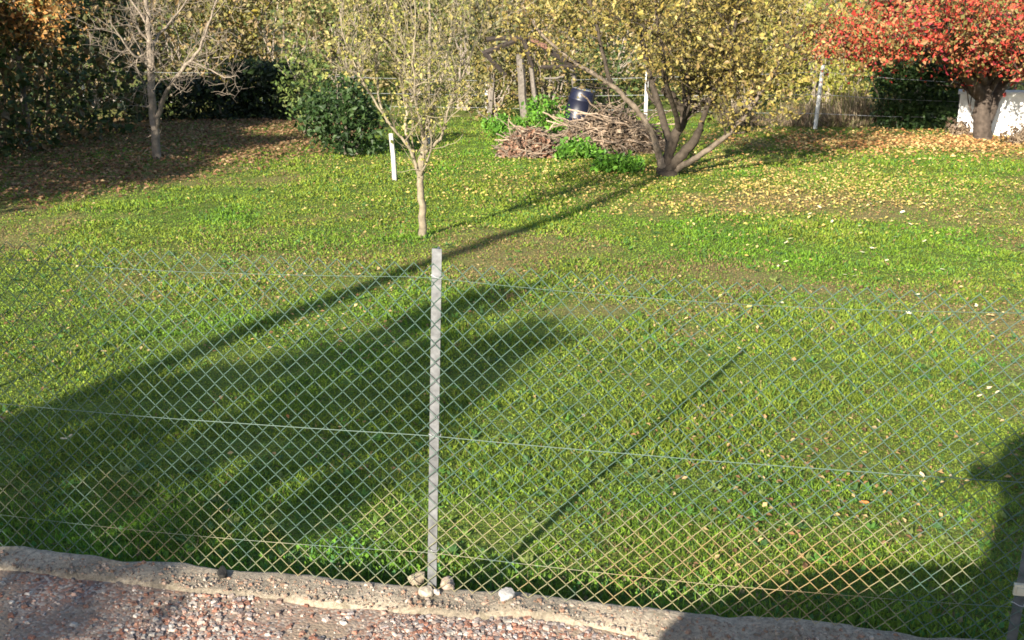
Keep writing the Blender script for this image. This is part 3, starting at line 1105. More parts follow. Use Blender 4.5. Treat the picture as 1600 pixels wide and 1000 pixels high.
# old yellow fruit tree
Yt = 17.08
b0 = at(1043, 277, Yt)
b0[2] = float(ground_z(b0[0], b0[1]))
limbs = [([b0 - [0, 0, .08], A(1043, 268), A(1041, 258)], [.18, .15, .125], 0),
         ([A(1036, 266), A(1030, 245), A(1022, 215, -.1), A(1005, 182, -.2), A(985, 160, -.3), A(955, 131, -.4), A(910, 106, -.5), A(872, 78, -.5), A(838, 45, -.5), A(810, 0, -.5)], [.07, .05, .042, .038, .035, .032, .027, .022, .016, .008], .7, 2.6),
         ([A(1040, 266), A(1046, 238, .1), A(1056, 210, .1), A(1072, 182, .15), A(1074, 150, .15), A(1076, 110, .15), A(1070, 50, .1), A(1080, -20, .1), A(1075, -110, .1)], [.085, .07, .066, .066, .054, .046, .034, .022, .012], 1.3),
         ([A(1074, 182, .15), A(1062, 164, .05), A(1048, 150, -.05), A(1035, 142, -.1)], [.062, .065, .06, .045], 0),
         ([A(1047, 266), A(1068, 240, -.1), A(1088, 218, -.15), A(1094, 200, -.15), A(1098, 190, -.15)], [.08, .07, .06, .045, .025], 0),
         ([A(1094, 202, -.15), A(1105, 165, -.3), A(1130, 110, -.4), A(1150, 40, -.5), A(1165, -40, -.5)], [.04, .036, .03, .02, .01], 1.2),
         ([A(1050, 268), A(1075, 254, -.2), A(1110, 232, -.35), A(1140, 208, -.5), A(1180, 160, -.6), A(1220, 95, -.6), A(1255, 20, -.6)], [.052, .042, .036, .032, .027, .02, .01], 1.1, 2.3),
         ([A(1043, 262), A(1048, 225, .4), A(1030, 170, .9), A(1010, 90, 1.3), A(985, 0, 1.5), A(970, -80, 1.6)], [.07, .06, .05, .04, .026, .012], 1.2),
         ([A(1076, 130, .15), A(1110, 80, .8), A(1150, 20, 1.3), A(1190, -60, 1.6)], [.045, .036, .026, .012], 1.2),
         ([A(955, 131, -.4), A(940, 80, -.2), A(925, 10, 0), A(905, -70, 0)], [.03, .024, .017, .009], 1.0),
         ([A(1060, 200, 0), A(1040, 130, -.9), A(1030, 60, -1.3), A(1020, -40, -1.5)], [.04, .032, .024, .012], 1.0)]


def yellow_lo(c):
    # foliage starts above a line that rises towards the left, where the pale limb is bare
    px = c[:, 0]
    return np.where(px < 1.75, -0.25 + .12 * np.sin(px * 5), np.where(px < 2.62, -.40, -.92)) + .3 * (vnoise(px * 3, c[:, 2] * 3) - .5)


make_tree('old_fruit_tree', 'old many-stemmed fruit tree with dense ochre yellow leaves and a dark dead stub', b0, limbs, 42, (.062, .049, .037),
          YELLOW, [.20, .27, .10, .26, .17], 17, .75, .052, 4, .08, spread=.6, up=.15, levels=1, thin=.32, leaf_lo=yellow_lo)

# red tree at the right
Yt = 22.32
b0 = at(1535, 217, Yt)
b0[2] = float(ground_z(b0[0], b0[1]))
limbs = [([b0 - [0, 0, .1], A(1535, 212), A(1534, 185), A(1536, 150), A(1540, 110), A(1545, 40, .2), A(1550, -60, .3), A(1548, -180, .3)], [.22, .17, .155, .145, .13, .11, .08, .03], 1.6),
         ([A(1541, 190), A(1556, 150, .3), A(1580, 100, .5), A(1630, 30, .6), A(1680, -60, .7)], [.11, .10, .09, .07, .03], 1.5),
         ([A(1535, 150), A(1505, 105, -.6), A(1455, 80, -1.0), A(1400, 65, -1.3), A(1340, 55, -1.4)], [.12, .10, .075, .05, .02], 1.6),
         ([A(1538, 120), A(1500, 60, .4), A(1440, 10, .8), A(1380, -30, 1.0)], [.10, .08, .05, .02], 1.5),
         ([A(1540, 120), A(1575, 95, -1.0), A(1600, 80, -1.8), A(1620, 70, -2.3)], [.10, .08, .05, .02], 1.4),
         ([A(1538, 130), A(1520, 90, -1.2), A(1490, 60, -2.2), A(1470, 30, -2.6)], [.09, .07, .045, .02], 1.4),
         ([A(1545, 60), A(1510, 0, -.8), A(1460, -60, -1.2), A(1430, -120, -1.2)], [.08, .06, .04, .02], 1.4),
         ([A(1555, 120), A(1620, 90, -.3), A(1680, 70, -.5), A(1730, 30, -.5)], [.09, .07, .05, .02], 1.4)]
make_tree('red_tree', 'broad tree with scarlet and orange autumn leaves and a thick dark trunk', b0, limbs, 43, (.065, .05, .04),
          REDP, [.24, .17, .07, .16, .30, .06], 12, 1.0, .066, 9, .14, spread=.6, up=.02, levels=1, thin=.25, leaf_lo=lambda c: -1.12 + .4 * (vnoise(c[:, 0] * 1.5, c[:, 1] * 1.5) - .5) + .43 * np.clip(21.9 - c[:, 1], 0, 9))

# pale bare tree at the left
Yt = 19.11
b0 = at(245, 250, Yt)
b0[2] = float(ground_z(b0[0], b0[1]))
limbs = [([b0 - [0, 0, .06], A(245, 240), A(241, 190), A(236, 140), A(234, 90), A(232, 40), A(228, -20, .1), A(226, -90, .1)], [.075, .068, .062, .056, .048, .036, .022, .008], 1.8),
         ([A(244, 200), A(252, 165, -.1), A(262, 138, -.2), A(285, 108, -.3), A(312, 78, -.4), A(330, 30, -.5), A(345, -30, -.5)], [.04, .036, .032, .028, .022, .015, .008], 1.6),
         ([A(235, 100), A(222, 92, -.1), A(205, 85, -.2), A(190, 60, -.3), A(170, 30, -.3)], [.022, .02, .016, .012, .006], 1.4),
         ([A(234, 75), A(245, 60, .2), A(262, 40, .3), A(290, 5, .4), A(310, -40, .5)], [.024, .02, .016, .012, .006], 1.5),
         ([A(233, 45), A(215, 15, .2), A(190, -20, .3)], [.02, .014, .006], 1.2),
         ([A(264, 136, -.2), A(240, 115, -.6), A(225, 100, -.9)], [.016, .012, .006], 1.0),
         ([A(298, 95, -.35), A(330, 110, -.5), A(352, 122, -.6), A(370, 118, -.7)], [.015, .012, .009, .005], 1.2)]
make_tree('bare_tree', 'leafless pale-barked tree standing in the leaf litter at the left', b0, limbs, 44, (.19, .155, .12),
          OLIVE, None, 6, .62, .05, 0, .1, spread=.75, up=.2, levels=2)

# shrubs in front of the back boundary
p = ground_at(540, 243)
bush('laurel_bush', 'dark green glossy rounded laurel bush at the edge of the lawn', 'bush', (p[0], p[1] + .25), .62, .55, 1.18, 130, 26, .075, DARKG, 51, [.3, .35, .25, .1], sigma=.10)
p = ground_at(470, 215)
bush('pale_green_shrub', 'light yellow-green leafy shrub rising just left of the laurel bush', 'bush', (p[0] + .05, p[1] + .7), .48, .45, 1.7, 75, 16, .075, [(.16, .21, .05), (.22, .25, .07), (.10, .15, .035)], 52, None, sigma=.13, shell=.5)

# far chain of white posts with wires
farf = thing('wire_boundary_fence', 'far boundary fence of slim white posts and thin wires behind the lawn', 'fence', at(760, 182, 26.8))
base = np.array(farf.location)
line = [(-9.5, 28.4), (-5.4, 27.8), (-0.53, 26.8), (2.7, 25.7), (5.83, 24.41), (8.55, 24.1), (11.5, 23.9)]
hts = [1.0, 1.0, .86, 1.0, 1.22, 1.0, 1.0]
for (lx, ly), hh in zip(line, hts):
    b_ = Buf()
    z0 = float(ground_z(lx, ly))
    lean = .06 if abs(lx - 5.83) < .01 else 0
    P = np.array([[lx, ly, z0 - .1], [lx + lean * .5, ly, z0 + hh * .5], [lx + lean, ly, z0 + hh]])
    b_.tube(P, .038, 8, (.56, .55, .52))
    b_.build('post', M_PAINT, farf, local=base)
for k in range(len(line) - 1):
    for f in (.25, .55, .9):
        b_ = Buf()
        (x0, y0), (x1, y1) = line[k], line[k + 1]
        a0 = [x0, y0 - .04, float(ground_z(x0, y0)) + hts[k] * f]
        a1 = [x1, y1 - .04, float(ground_z(x1, y1)) + hts[k + 1] * f]
        mid = (np.array(a0) + a1) / 2 - [0, 0, .02]
        b_.tube([a0, mid, a1], .004, 4, (.35, .36, .36))
        b_.build('wire', M_GALV, farf, local=base)


def stake(px, py0, px1, py1, label, rad=.03, col=(.40, .385, .35)):
    p = ground_at(px, py0)
    q = at(px1, py1, p[1] + .02)
    b_ = Buf()
    P = np.array([p - [0, 0, .12], p * .5 + q * .5 + [.006, 0, 0], q, q + [0, 0, .012]])
    b_.tube(P - p, [rad, rad * .97, rad * .93, rad * .7], 8, col)
    o = b_.build('stake', M_PAINT, smooth=False)
    o.location = tuple(p)
    tag(o, label, 'stake')


stake(617, 280, 611, 210, 'white leaning stake on the lawn to the right of the laurel bush', .034)
stake(669, 225, 671, 155, 'slim white stake standing behind the trunk of the young fruit tree', .026)
stake(1497, 203, 1500, 140, 'thin dark metal stake just left of the red tree trunk', .022, (.10, .10, .10))

# brush heap and nettles
r = np.random.default_rng(61)


def brush(name, label, cx, cy, rx, ry, h, nst, nleaf, seed, pal):
    r = np.random.default_rng(seed)
    z0 = float(ground_z(cx, cy))
    t = thing(name, label, 'brush pile', (cx, cy, z0))
    sb = Buf()
    for k in range(nst):
        a_ = r.random() * 6.28
        q = math.sqrt(r.random())
        x_, y_ = rx * q * math.cos(a_), ry * q * math.sin(a_)
        zz = h * (1 - q ** 2) * r.uniform(.5, 1.05)
        L = r.uniform(.15, .55)
        dd = unit(np.array([r.normal(), r.normal(), r.normal(0, .35)]))
        c0 = np.array([x_, y_, max(zz, .03)])
        P, R = poly([c0 - dd * L / 2, c0 + r.normal(0, .03, 3), c0 + dd * L / 2], [.011, .009, .004], r, .008, 3)
        P[:, 2] = np.maximum(P[:, 2], .0)
        sb.tube(P, R, 4, np.array([.18, .14, .105]) * r.uniform(.5, 1.35), cap=False)
    for k in range(int(nst * .14)):
        a_ = r.random() * 6.28
        q = math.sqrt(r.random()) * .8
        c0 = np.array([rx * q * math.cos(a_), ry * q * math.sin(a_), h * (1 - q ** 2) * r.uniform(.7, 1.15) + .03])
        dd = unit(np.array([r.normal(), r.normal(), r.normal(.15, .4)]))
        L = r.uniform(.7, 1.5) * rx
        P, R = poly([c0 - dd * L * .5, c0 + r.normal(0, .06, 3), c0 + dd * L * .5], [.014, .010, .003], r, .014, 4)
        P[:, 2] = np.maximum(P[:, 2], .0)
        cc = np.array([.24, .18, .13]) * r.uniform(.5, 1.4)
        sb.tube(P, R, 5, cc, cap=False)
        for q2 in (4, 6):
            e2 = P[q2] + unit(dd + r.normal(0, .5, 3)) * L * .3
            e2[2] = max(e2[2], .02)
            sb.tube(np.array([P[q2], (P[q2] + e2) / 2 + r.normal(0, .015, 3), e2]), [.007, .005, .002], 4, cc, cap=False)
    sb.build('stick', M_WOOD, t, kind='stuff')
    fb = Buf()
    a_ = r.random(nleaf) * 6.28
    q = np.sqrt(r.random(nleaf))
    c = np.stack([rx * q * np.cos(a_), ry * q * np.sin(a_), h * (1 - q ** 2) * r.uniform(.55, 1.0, nleaf) + .02], 1)
    leaf_cloud(fb, r, c, 1, .02, .075, pal, None, .6)
    fb.build('dead_leaf', M_DRY, t, kind='stuff')
    return t


DEAD = [(.18, .125, .08), (.23, .165, .115), (.12, .08, .05), (.26, .20, .14)]
p = ground_at(960, 244)
brush('brush_pile', 'large heap of brown cut branches and dead leaves left of the old fruit tree', p[0], p[1] + .95, .95, .9, .60, 420, 3800, 62, DEAD)
p = ground_at(828, 246)
brush('brush_pile', 'small low heap of brown dead stalks at the near left of the nettles', p[0], p[1] + .4, .5, .45, .42, 180, 1100, 63, [(.24, .13, .085), (.30, .19, .13), (.16, .09, .06)])
# cut stump board in front of the small heap
b_ = Buf()
p = ground_at(835, 243)
b_.tube(np.array([[0, 0, -.05], [-.01, .03, .08], [-.03, .08, .2]]), [.085, .08, .07], 9, (.36, .30, .24))
o = b_.build('log', M_WOOD)
o.location = tuple(p)
tag(o, 'short pale cut log standing in front of the small brush heap', 'log')

for k, (px_, py_, rx_, h_, lab) in enumerate([(850, 215, .42, .72, 'bright green nettle clump between the two brush heaps'),
                                              (905, 250, .36, .26, 'low bright green nettle patch at the foot of the large brush heap'),
                                              (790, 215, .40, .35, 'green nettle clump left of the small brush heap'),
                                              (965, 272, .30, .18, 'small green weed tuft on the lawn left of the old fruit tree')]):
    p = ground_at(px_, py_)
    bush('nettle_clump', lab, 'weeds', (p[0], p[1] + .25), rx_, rx_ * .8, h_, 90, 12, .065, NETTLE, 65 + k, None, sigma=.06, stems=8, bark=(.12, .16, .04))

# tumbledown shelter behind the heap: leaning posts, beams and a few clay tiles
p = at(825, 172, 25.6)
z0 = float(ground_z(p[0], p[1]))
sh = thing('ruined_shelter', 'tumbledown wooden shelter of leaning grey posts, dark beams and broken clay tiles', 'shelter', (p[0], p[1], z0))
S = lambda px, py, dy=0.0: at(px, py, 25.6 + dy) - np.array([p[0], p[1], z0])


def beam(a_, c_, w, col, name='beam'):
    b_ = Buf()
    P, R = poly([a_, (np.asarray(a_) + c_) / 2 + rng.normal(0, .01, 3), c_], [w, w * .95, w * .85], rng, .006, 3)
    b_.tube(P, R, 6, col)
    b_.build(name, M_WOOD, sh)


GREY, DARK = (.15, .13, .11), (.035, .028, .024)
beam([S(822, 190)[0], 0, -.3], S(812, 85), .085, GREY, 'post')
beam(S(843, 195), S(825, 75, .05), .05, GREY, 'post')
beam(S(905, 185, .6), S(892, 95, .6), .06, GREY, 'post')
beam(S(765, 185, .5), S(772, 100, .5), .05, GREY, 'post')
beam(S(755, 84), S(820, 58), .06, DARK)
beam(S(757, 84, -.1), S(790, 118, -.1), .05, DARK)
beam(S(818, 60), S(832, 105), .055, DARK)
beam(S(820, 58, .1), S(900, 104, .1), .06, DARK)
beam(S(820, 60, .9), S(905, 100, .9), .06, DARK)
beam(S(845, 105, .1), S(905, 103, .1), .045, DARK)
beam(S(850, 122, -.05), S(880, 120, -.05), .02, (.16, .14, .12))
beam(S(760, 62, .6), S(825, 58, .6), .055, DARK)
for k, (tx, ty, dy) in enumerate([(838, 71, 0), (848, 77, .02), (843, 72, .38)]):
    b_ = Buf()
    q = S(tx, ty, dy)
    ang = np.linspace(-1.3, 1.3, 7)
    du = unit(np.array([.45, 0, -.22]))
    for th in (0, .016):
        Vt = np.array([[q + du * s_ + np.array([0, (.085 - th) * math.sin(t_), (.085 - th) * math.cos(t_) + .02])] for s_ in (-.13, .17) for t_ in ang]).reshape(-1, 3)
        i = np.arange(6)
        b_.add(Vt, np.stack([i, i + 1, i + 8, i + 7], 1), np.array([.22, .11, .075]) * (0.8 + .08 * k))
    b_.build('roof_tile', M_TILE, sh, smooth=True)

# dark blue barrel lying behind the heap
p = at(898, 172, 25.2)
z0 = float(ground_z(p[0], p[1]))
bar = thing('barrel', 'dark blue plastic barrel leaning behind the left end of the large brush heap', 'barrel', (p[0], p[1], z0))
b_ = Buf()
ax = unit(np.array([.22, .1, .95]))
tt = np.array([0, .02, .03, .12, .2, .22, .24, .4, .56, .58, .6, .7, .78, .80, .82])
rr_ = np.array([.0, .26, .29, .31, .32, .335, .32, .325, .32, .335, .32, .31, .29, .26, .0])
c0 = np.array([0.0, 0, -.10])
b_.tube(c0 + ax[None] * tt[:, None], np.maximum(rr_ * .8, .001), 20, (.006, .007, .02), cap=False)
bo = b_.build('drum', M_PLASTIC, bar, smooth=True)
b_ = Buf()
ang = np.linspace(0, 2 * math.pi, 25)
e1 = unit(np.cross(ax, [0, 0, 1.0]))
e2 = np.cross(ax, e1)
b_.tube(c0 + ax * .79 + .225 * (np.cos(ang)[:, None] * e1 + np.sin(ang)[:, None] * e2), .016, 5, (.12, .125, .14), cap=False)
b_.build('rim', M_PLASTIC, bar, smooth=True)

# white rendered wall behind the red tree
p0, p1 = at(1494, 205, 23.3), at(1760, 235, 22.3)
wl = Buf()
d0 = unit((p1 - p0) * [1, 1, 0])
nn = np.array([-d0[1], d0[0], 0])
Lw = np.linalg.norm((p1 - p0)[:2])
nseg = 14
for k in range(nseg):
    a_ = p0 + d0 * Lw * k / nseg
    c_ = p0 + d0 * Lw * (k + 1) / nseg
    za, zc = float(ground_z(a_[0], a_[1])), float(ground_z(c_[0], c_[1]))
    v = []
    for q, zz in ((a_, za), (c_, zc)):
        for s_, w_ in ((-1, .11), (1, .11)):
            pass
    v = np.array([[*(a_ - nn * .11)[:2], za - .2], [*(c_ - nn * .11)[:2], zc - .2], [*(c_ + nn * .11)[:2], zc - .2], [*(a_ + nn * .11)[:2], za - .2],
                  [*(a_ - nn * .11)[:2], za + .76], [*(c_ - nn * .11)[:2], zc + .76], [*(c_ + nn * .11)[:2], zc + .76], [*(a_ + nn * .11)[:2], za + .76]])
    wl.add(v, [[4, 5, 6, 7], [0, 1, 5, 4], [2, 3, 7, 6]] + ([[3, 0, 4, 7]] if k == 0 else []) + ([[1, 2, 6, 5]] if k == nseg - 1 else []), (.80, .79, .78))
wroot = thing('garden_wall', 'low white rendered wall behind the red tree at the right edge', 'wall', (p0[0], p0[1], float(ground_z(p0[0], p0[1]))))
wl.build('wall', M_PAINT, wroot, local=np.array(wroot.location))
cp = Buf()
za, zc = float(ground_z(p0[0], p0[1])) + .763, float(ground_z(p1[0], p1[1])) + .763
a_, c_ = p0 - d0 * .04, p1 + d0 * .04
v = np.array([[*(a_ - nn * .14)[:2], za], [*(c_ - nn * .14)[:2], zc], [*(c_ + nn * .14)[:2], zc], [*(a_ + nn * .14)[:2], za],
              [*(a_ - nn * .12)[:2], za + .05], [*(c_ - nn * .12)[:2], zc + .05], [*(c_ + nn * .12)[:2], zc + .05], [*(a_ + nn * .12)[:2], za + .05]])
cp.add(v, [[4, 5, 6, 7], [0, 1, 5, 4], [2, 3, 7, 6], [3, 0, 4, 7], [1, 2, 6, 5], [0, 3, 2, 1]], (.74, .73, .70))
cp.build('coping', M_PAINT, wroot, local=np.array(wroot.location))
# dead weeds in front of it
r = np.random.default_rng(70)
for k, (px_, py_, rx_, h_, lab) in enumerate([(1596, 226, .22, .34, 'dead brown weeds against the white wall right of the red tree'),
                                              (1505, 212, .2, .22, 'dead brown weeds at the left foot of the red tree')]):
    p = ground_at(px_, py_)
    bush('dead_weeds', lab, 'weeds', (p[0], p[1] + .2), rx_, rx_ * .7, h_, 50, 6, .06, DEAD, 72 + k, None, sigma=.08, stems=22, bark=(.24, .18, .12))

# dry pale grass in front of the back shrubs
gb = Buf()
r = np.random.default_rng(75)
n = 9000
x = 4.2 + 3.2 * r.random(n)
y = 24.75 + .28 * (5.8 - x) * .3 + r.random(n) * 1.2
z = ground_z(x, y)
h_ = .10 + .75 * r.random(n) ** 1.5 * np.clip((fbm(x * 2.2, y * 1.5, 3) - .25) * 2.2, .1, 1.3)
lean = np.abs(r.normal(0, .5, n))
az = r.random(n) * 6.28
d = unit(np.stack([np.cos(az) * np.sin(lean), np.sin(az) * np.sin(lean), np.cos(lean)], 1))
sv = unit(np.cross(d, r.normal(0, 1, (n, 3))))
pal = np.array([(.30, .22, .14), (.25, .18, .125), (.34, .28, .18), (.16, .16, .06)])
c = pal[r.integers(0, 4, n)] * (.7 + .5 * r.random(n))[:, None]
gb.kites(np.stack([x, y, z], 1) + d * h_[:, None] * .5, d * h_[:, None] * .5, sv * .008, sv * 0, c)
o = gb.build('dry_grass', M_DRY)
tag(o, 'tall straw coloured dry grass along the far fence behind the white post', 'dry grass', kind='stuff')

# hedges
LH = [(-9.3, 7.6), (-8.75, 14.0), (-8.45, 19.6), (-7.55, 24.2)]
hedge('tall_hedge', 'tall dark mixed hedge along the left edge of the garden', LH, .85, 3.5, 30000, .11,
      [(.030, .055, .014), (.060, .075, .020), (.110, .075, .030), (.150, .090, .035), (.090, .100, .030)], 81, [.30, .26, .18, .10, .16], rough=.16, hfun=lambda yy: np.interp(yy, [13.0, 15.0], [1.0, .74]))
r = np.random.default_rng(86)
Yt = 20.2
b0 = np.array([-7.75, 20.2, float(ground_z(-7.75, 20.2))])
limbs = [([b0 - [0, 0, .05], b0 + [.05, 0, .8], b0 + [0, .05, 1.6], b0 + [.1, 0, 2.4], b0 + [.05, 0, 3.4]], [.06, .05, .045, .03, .01], 1.5),
         ([b0 + [0, .05, 1.5], b0 + [.5, -.2, 2.1], b0 + [.9, -.2, 2.9]], [.03, .022, .01], 1.3), ([b0 + [0, .05, 1.4], b0 + [-.5, -.2, 2.0], b0 + [-.9, -.1, 2.8]], [.03, .022, .01], 1.3)]
make_tree('orange_tree', 'small tree with orange brown leaves rising in front of the tall hedge at top left', b0, limbs, 87, (.12, .10, .08),
          [(.34, .15, .04), (.24, .14, .045), (.12, .12, .035), (.40, .22, .07)], [.28, .3, .27, .15], 12, .6, .07, 4, .09, spread=.6, up=.1, levels=1, leaf_lo=lambda c: c[:, 2] * 0 - .35)
p = ground_at(400, 186)
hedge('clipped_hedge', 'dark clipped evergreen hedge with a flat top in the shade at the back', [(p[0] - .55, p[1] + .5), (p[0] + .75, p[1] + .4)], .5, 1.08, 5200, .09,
      [(.010, .018, .007), (.016, .030, .009), (.05, .085, .02)], 82, [.5, .35, .15], rough=.08, flat=True)  # shade of the back corner is put into the near-black leaf colours
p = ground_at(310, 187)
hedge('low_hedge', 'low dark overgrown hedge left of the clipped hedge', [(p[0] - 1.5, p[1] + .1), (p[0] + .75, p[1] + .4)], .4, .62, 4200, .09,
      [(.010, .018, .007), (.018, .030, .010), (.09, .12, .03)], 83, [.5, .38, .12], rough=.35)  # most leaves coloured extra dark to deepen the shade here too
p = ground_at(1435, 201)
hedge('evergreen_hedge', 'dark green evergreen hedge left of the red tree trunk', [(p[0] - .75, p[1] + .55), (p[0] + .78, p[1] + .35)], .5, 1.2, 6500, .085,
      DARKG, 84, [.32, .36, .24, .08], rough=.18)

# back shrubs, each its own plant
BACK = [
    # px, Y, rx, ry, h, palette, name, label, leaf, seed, clumps
    (20, 27.0, 1.5, 1.2, 3.6, [(.30, .15, .04), (.20, .13, .04), (.10, .10, .03), (.34, .20, .06)], 'orange_shrub', 'tall shrub with orange autumn leaves above the left hedge', .12, 101, 150),
    (150, 29.0, 1.6, 1.2, 3.6, BROWN + [(.08, .10, .025)], 'brown_shrub', 'brownish green tall shrub behind the bare tree', .11, 102, 150),
    (270, 30.0, 1.5, 1.2, 3.3, OLIVE + [(.20, .13, .05)], 'olive_shrub', 'olive brown shrub to the right behind the bare tree', .11, 103, 140),
    (345, 31.5, 1.2, 1.0, 3.4, [(.30, .24, .04), (.22, .19, .04), (.14, .12, .03)], 'yellow_shrub', 'mustard yellow shrub above the clipped hedge', .11, 104, 120),
    (440, 31.0, 1.5, 1.2, 3.4, OLIVE + BROWN[:2], 'olive_shrub', 'dull olive thicket above and right of the clipped hedge', .11, 105, 150),
    (545, 29.5, 1.3, 1.1, 3.0, OLIVE + [(.09, .12, .03)], 'olive_shrub', 'green olive thicket behind the laurel bush', .11, 106, 140),
    (640, 30.0, 1.4, 1.1, 3.1, [(.17, .16, .05), (.22, .19, .07), (.12, .12, .035)], 'loose_shrub', 'loose yellow-olive shrub behind the young fruit tree', .10, 107, 120),
    (725, 28.6, 1.1, .9, 2.7, [(.12, .13, .05), (.17, .16, .07), (.22, .18, .09)], 'grey_shrub', 'grey-green twiggy shrub behind the thin white fence post', .10, 108, 110),
    (770, 26.2, .55, .4, 1.5, YELLOW[1:] + OLIVE[:2], 'yellow_shrub', 'yellow leaved shrub growing through the left side of the ruined shelter', .08, 131, 60),
    (862, 26.3, .6, .4, 1.7, OLIVE + BROWN[:2], 'brown_shrub', 'brown twiggy shrub growing up behind the blue barrel', .08, 132, 60),
    (810, 30.5, 1.5, 1.1, 3.4, YELLOW[1:] + OLIVE[:2], 'yellow_shrub', 'yellow brown shrub behind the ruined shelter', .11, 109, 150),
    (925, 28.0, 1.1, .9, 1.6, [(.045, .075, .02), (.07, .10, .025), (.13, .12, .04)], 'green_shrub', 'dark green low shrub right of the blue barrel', .09, 110, 100),
    (960, 31.0, 1.5, 1.1, 3.5, YELLOW[1:] + OLIVE[:2], 'ochre_shrub', 'ochre shrub above the large brush heap', .11, 111, 140),
    (1090, 28.5, 1.3, 1.0, 2.4, OLIVE + YELLOW[3:], 'olive_shrub', 'dark olive shrub behind the old fruit tree trunk', .10, 112, 130),
    (1170, 28.2, 1.1, .9, 2.6, YGREEN + OLIVE[:2], 'yellow_green_shrub', 'yellow-green shrub left of the far white post', .10, 113, 120),
    (1290, 28.4, 1.2, .9, 2.7, YGREEN, 'yellow_green_shrub', 'bright yellow-green shrub behind the far white post', .10, 114, 130),
    (1250, 31.5, 1.6, 1.2, 3.8, YELLOW + BROWN, 'brown_shrub', 'tall brown and gold shrub above the far white post', .11, 115, 140),
    (1345, 26.6, .75, .6, 1.5, YGREEN, 'yellow_green_shrub', 'lime yellow rounded shrub right of the far white post', .085, 116, 100),
    (1440, 29.0, 1.5, 1.1, 3.0, OLIVE + DARKG[2:], 'green_shrub', 'green shrub behind the evergreen hedge', .10, 117, 130),
    (1560, 28.5, 1.5, 1.1, 3.0, OLIVE + DARKG[2:], 'green_shrub', 'olive green shrub beyond the white wall', .10, 118, 130),
]
for (px_, Y, rx_, ry_, h_, pal, nm, lab, lf, sd, ncl) in BACK:
    q = at(px_, 100, Y)
    bush(nm, lab, 'bush', (q[0], Y), rx_, ry_, h_, int(ncl * 1.15), 17, lf, pal, sd, None, sigma=.19, stems=16, bark=(.25, .21, .17), group='shrubs along the back boundary')

# far trees that close the view
r = np.random.default_rng(120)
FAR = [(-60, 36, OLIVE + BROWN), (80, 40, BROWN), (230, 37, BROWN + YELLOW[3:]), (380, 41, OLIVE), (510, 37, OLIVE + YELLOW[3:]), (640, 40, BROWN + OLIVE),
       (770, 37, OLIVE + YELLOW[3:]), (900, 41, YELLOW[1:]), (1030, 37, BROWN + YELLOW[1:]), (1150, 40, OLIVE + YELLOW[1:]), (1280, 37, BROWN + YELLOW[3:]), (1410, 41, OLIVE), (1540, 37, BROWN + OLIVE), (1680, 39, OLIVE)]
ORD = ['first', 'second', 'third', 'fourth', 'fifth', 'sixth', 'seventh', 'eighth', 'ninth', 'tenth', 'eleventh', 'twelfth', 'thirteenth', 'fourteenth']
for k, (px_, Y, pal) in enumerate(FAR):
    q = at(px_, 60, Y)
    bush('far_tree', 'autumn tree in the far row behind the shrubs, %s from the left' % ORD[k], 'tree', (q[0], Y), 2.1, 1.6, 5.2 + r.random() * 1.5, 230, 13, .17, pal, 121 + k, None, sigma=.30, stems=16, bark=(.22, .19, .16), group='far row of trees')

# ------------------------------------------------------------------ across the road behind the camera: what throws the long shadows
pole = thing('utility_pole', 'wooden utility pole across the road whose long thin shadow crosses the lawn', 'pole', (-7.5, -3.9, 0))
b_ = Buf()
b_.tube([[0, 0, -.3], [0, 0, 3], [0, 0, 6], [0, 0, 8.9]], [.14, .125, .11, .09], 12, (.20, .15, .11))
b_.build('shaft', M_WOOD, pole, smooth=True)
b_ = Buf()
b_.box((-.5, -.05, 8.35), (.5, .04, 8.45), (.2, .16, .12))
b_.build('crossarm', M_WOOD, pole)
for sx_ in (-.42, .42):
    b_ = Buf()
    b_.tube([[sx_, 0, 8.45], [sx_, 0, 8.5], [sx_, 0, 8.56], [sx_, 0, 8.6]], [.02, .045, .035, .02], 8, (.5, .5, .48))
    b_.build('insulator', M_PLASTIC, pole, smooth=True)

sn, cs_ = math.sin(SUN_AZ), math.cos(SUN_AZ)
for k, (s_, p_, hh, rr2, lab) in enumerate([(-3.4, -6.0, 5.2, .85, 'bushy roadside tree across the road, nearer the camera'), (-4.1, -5.6, 5.4, .85, 'bushy roadside tree across the road, beside the pole'),
                                            (-4.7, -5.0, 4.1, 1.05, 'bushy roadside tree across the road, in front of the pole'),
                                            (-5.45, -5.0, 3.55, .55, 'low bushy roadside tree across the road, beyond the pole')]):
    x_, y_ = s_ * cs_ + p_ * sn, -s_ * sn + p_ * cs_
    r = np.random.default_rng(140 + k)
    t = thing('roadside_tree', lab, 'tree', (x_, y_, 0), 'trees across the road')
    n_ = (120, 120, 125, 60)[k]
    zz = 1.0 + (hh - 1.0) * r.random(n_) ** .9
    f_ = (zz - 1.0) / (hh - 1.0)
    rad = rr2 * np.sin(np.clip(f_ * .93 + .07, 0, 1) * math.pi) ** .6 * (.35 + .75 * r.random(n_))
    az = r.random(n_) * 6.28
    c = np.stack([rad * np.cos(az), rad * np.sin(az), zz], 1)
    fb = Buf()
    leaf_cloud(fb, r, c, (46, 46, 52, 38)[k], .095, .09, OLIVE + YGREEN, None)
    fb.build('crown', M_LEAF, t, kind='stuff')
    sb = Buf()
    P, R = poly([[0, 0, -.1], [.03, .02, 2], [0, .05, 4], [0, 0, hh * .95]], [.12, .09, .05, .015], r, .02)
    sb.tube(P, R, 8, (.18, .14, .11))
    for q in range(40):
        e = c[r.integers(0, n_)]
        a_ = np.array([0, 0, e[2] * .8])
        P, R = poly([a_, (a_ + e) / 2 + [0, 0, -.05], e], [.025, .016, .006], r, .01, 3)
        sb.tube(P, R, 5, (.18, .14, .11), cap=False)
    sb.build('trunk', M_BARK, t)

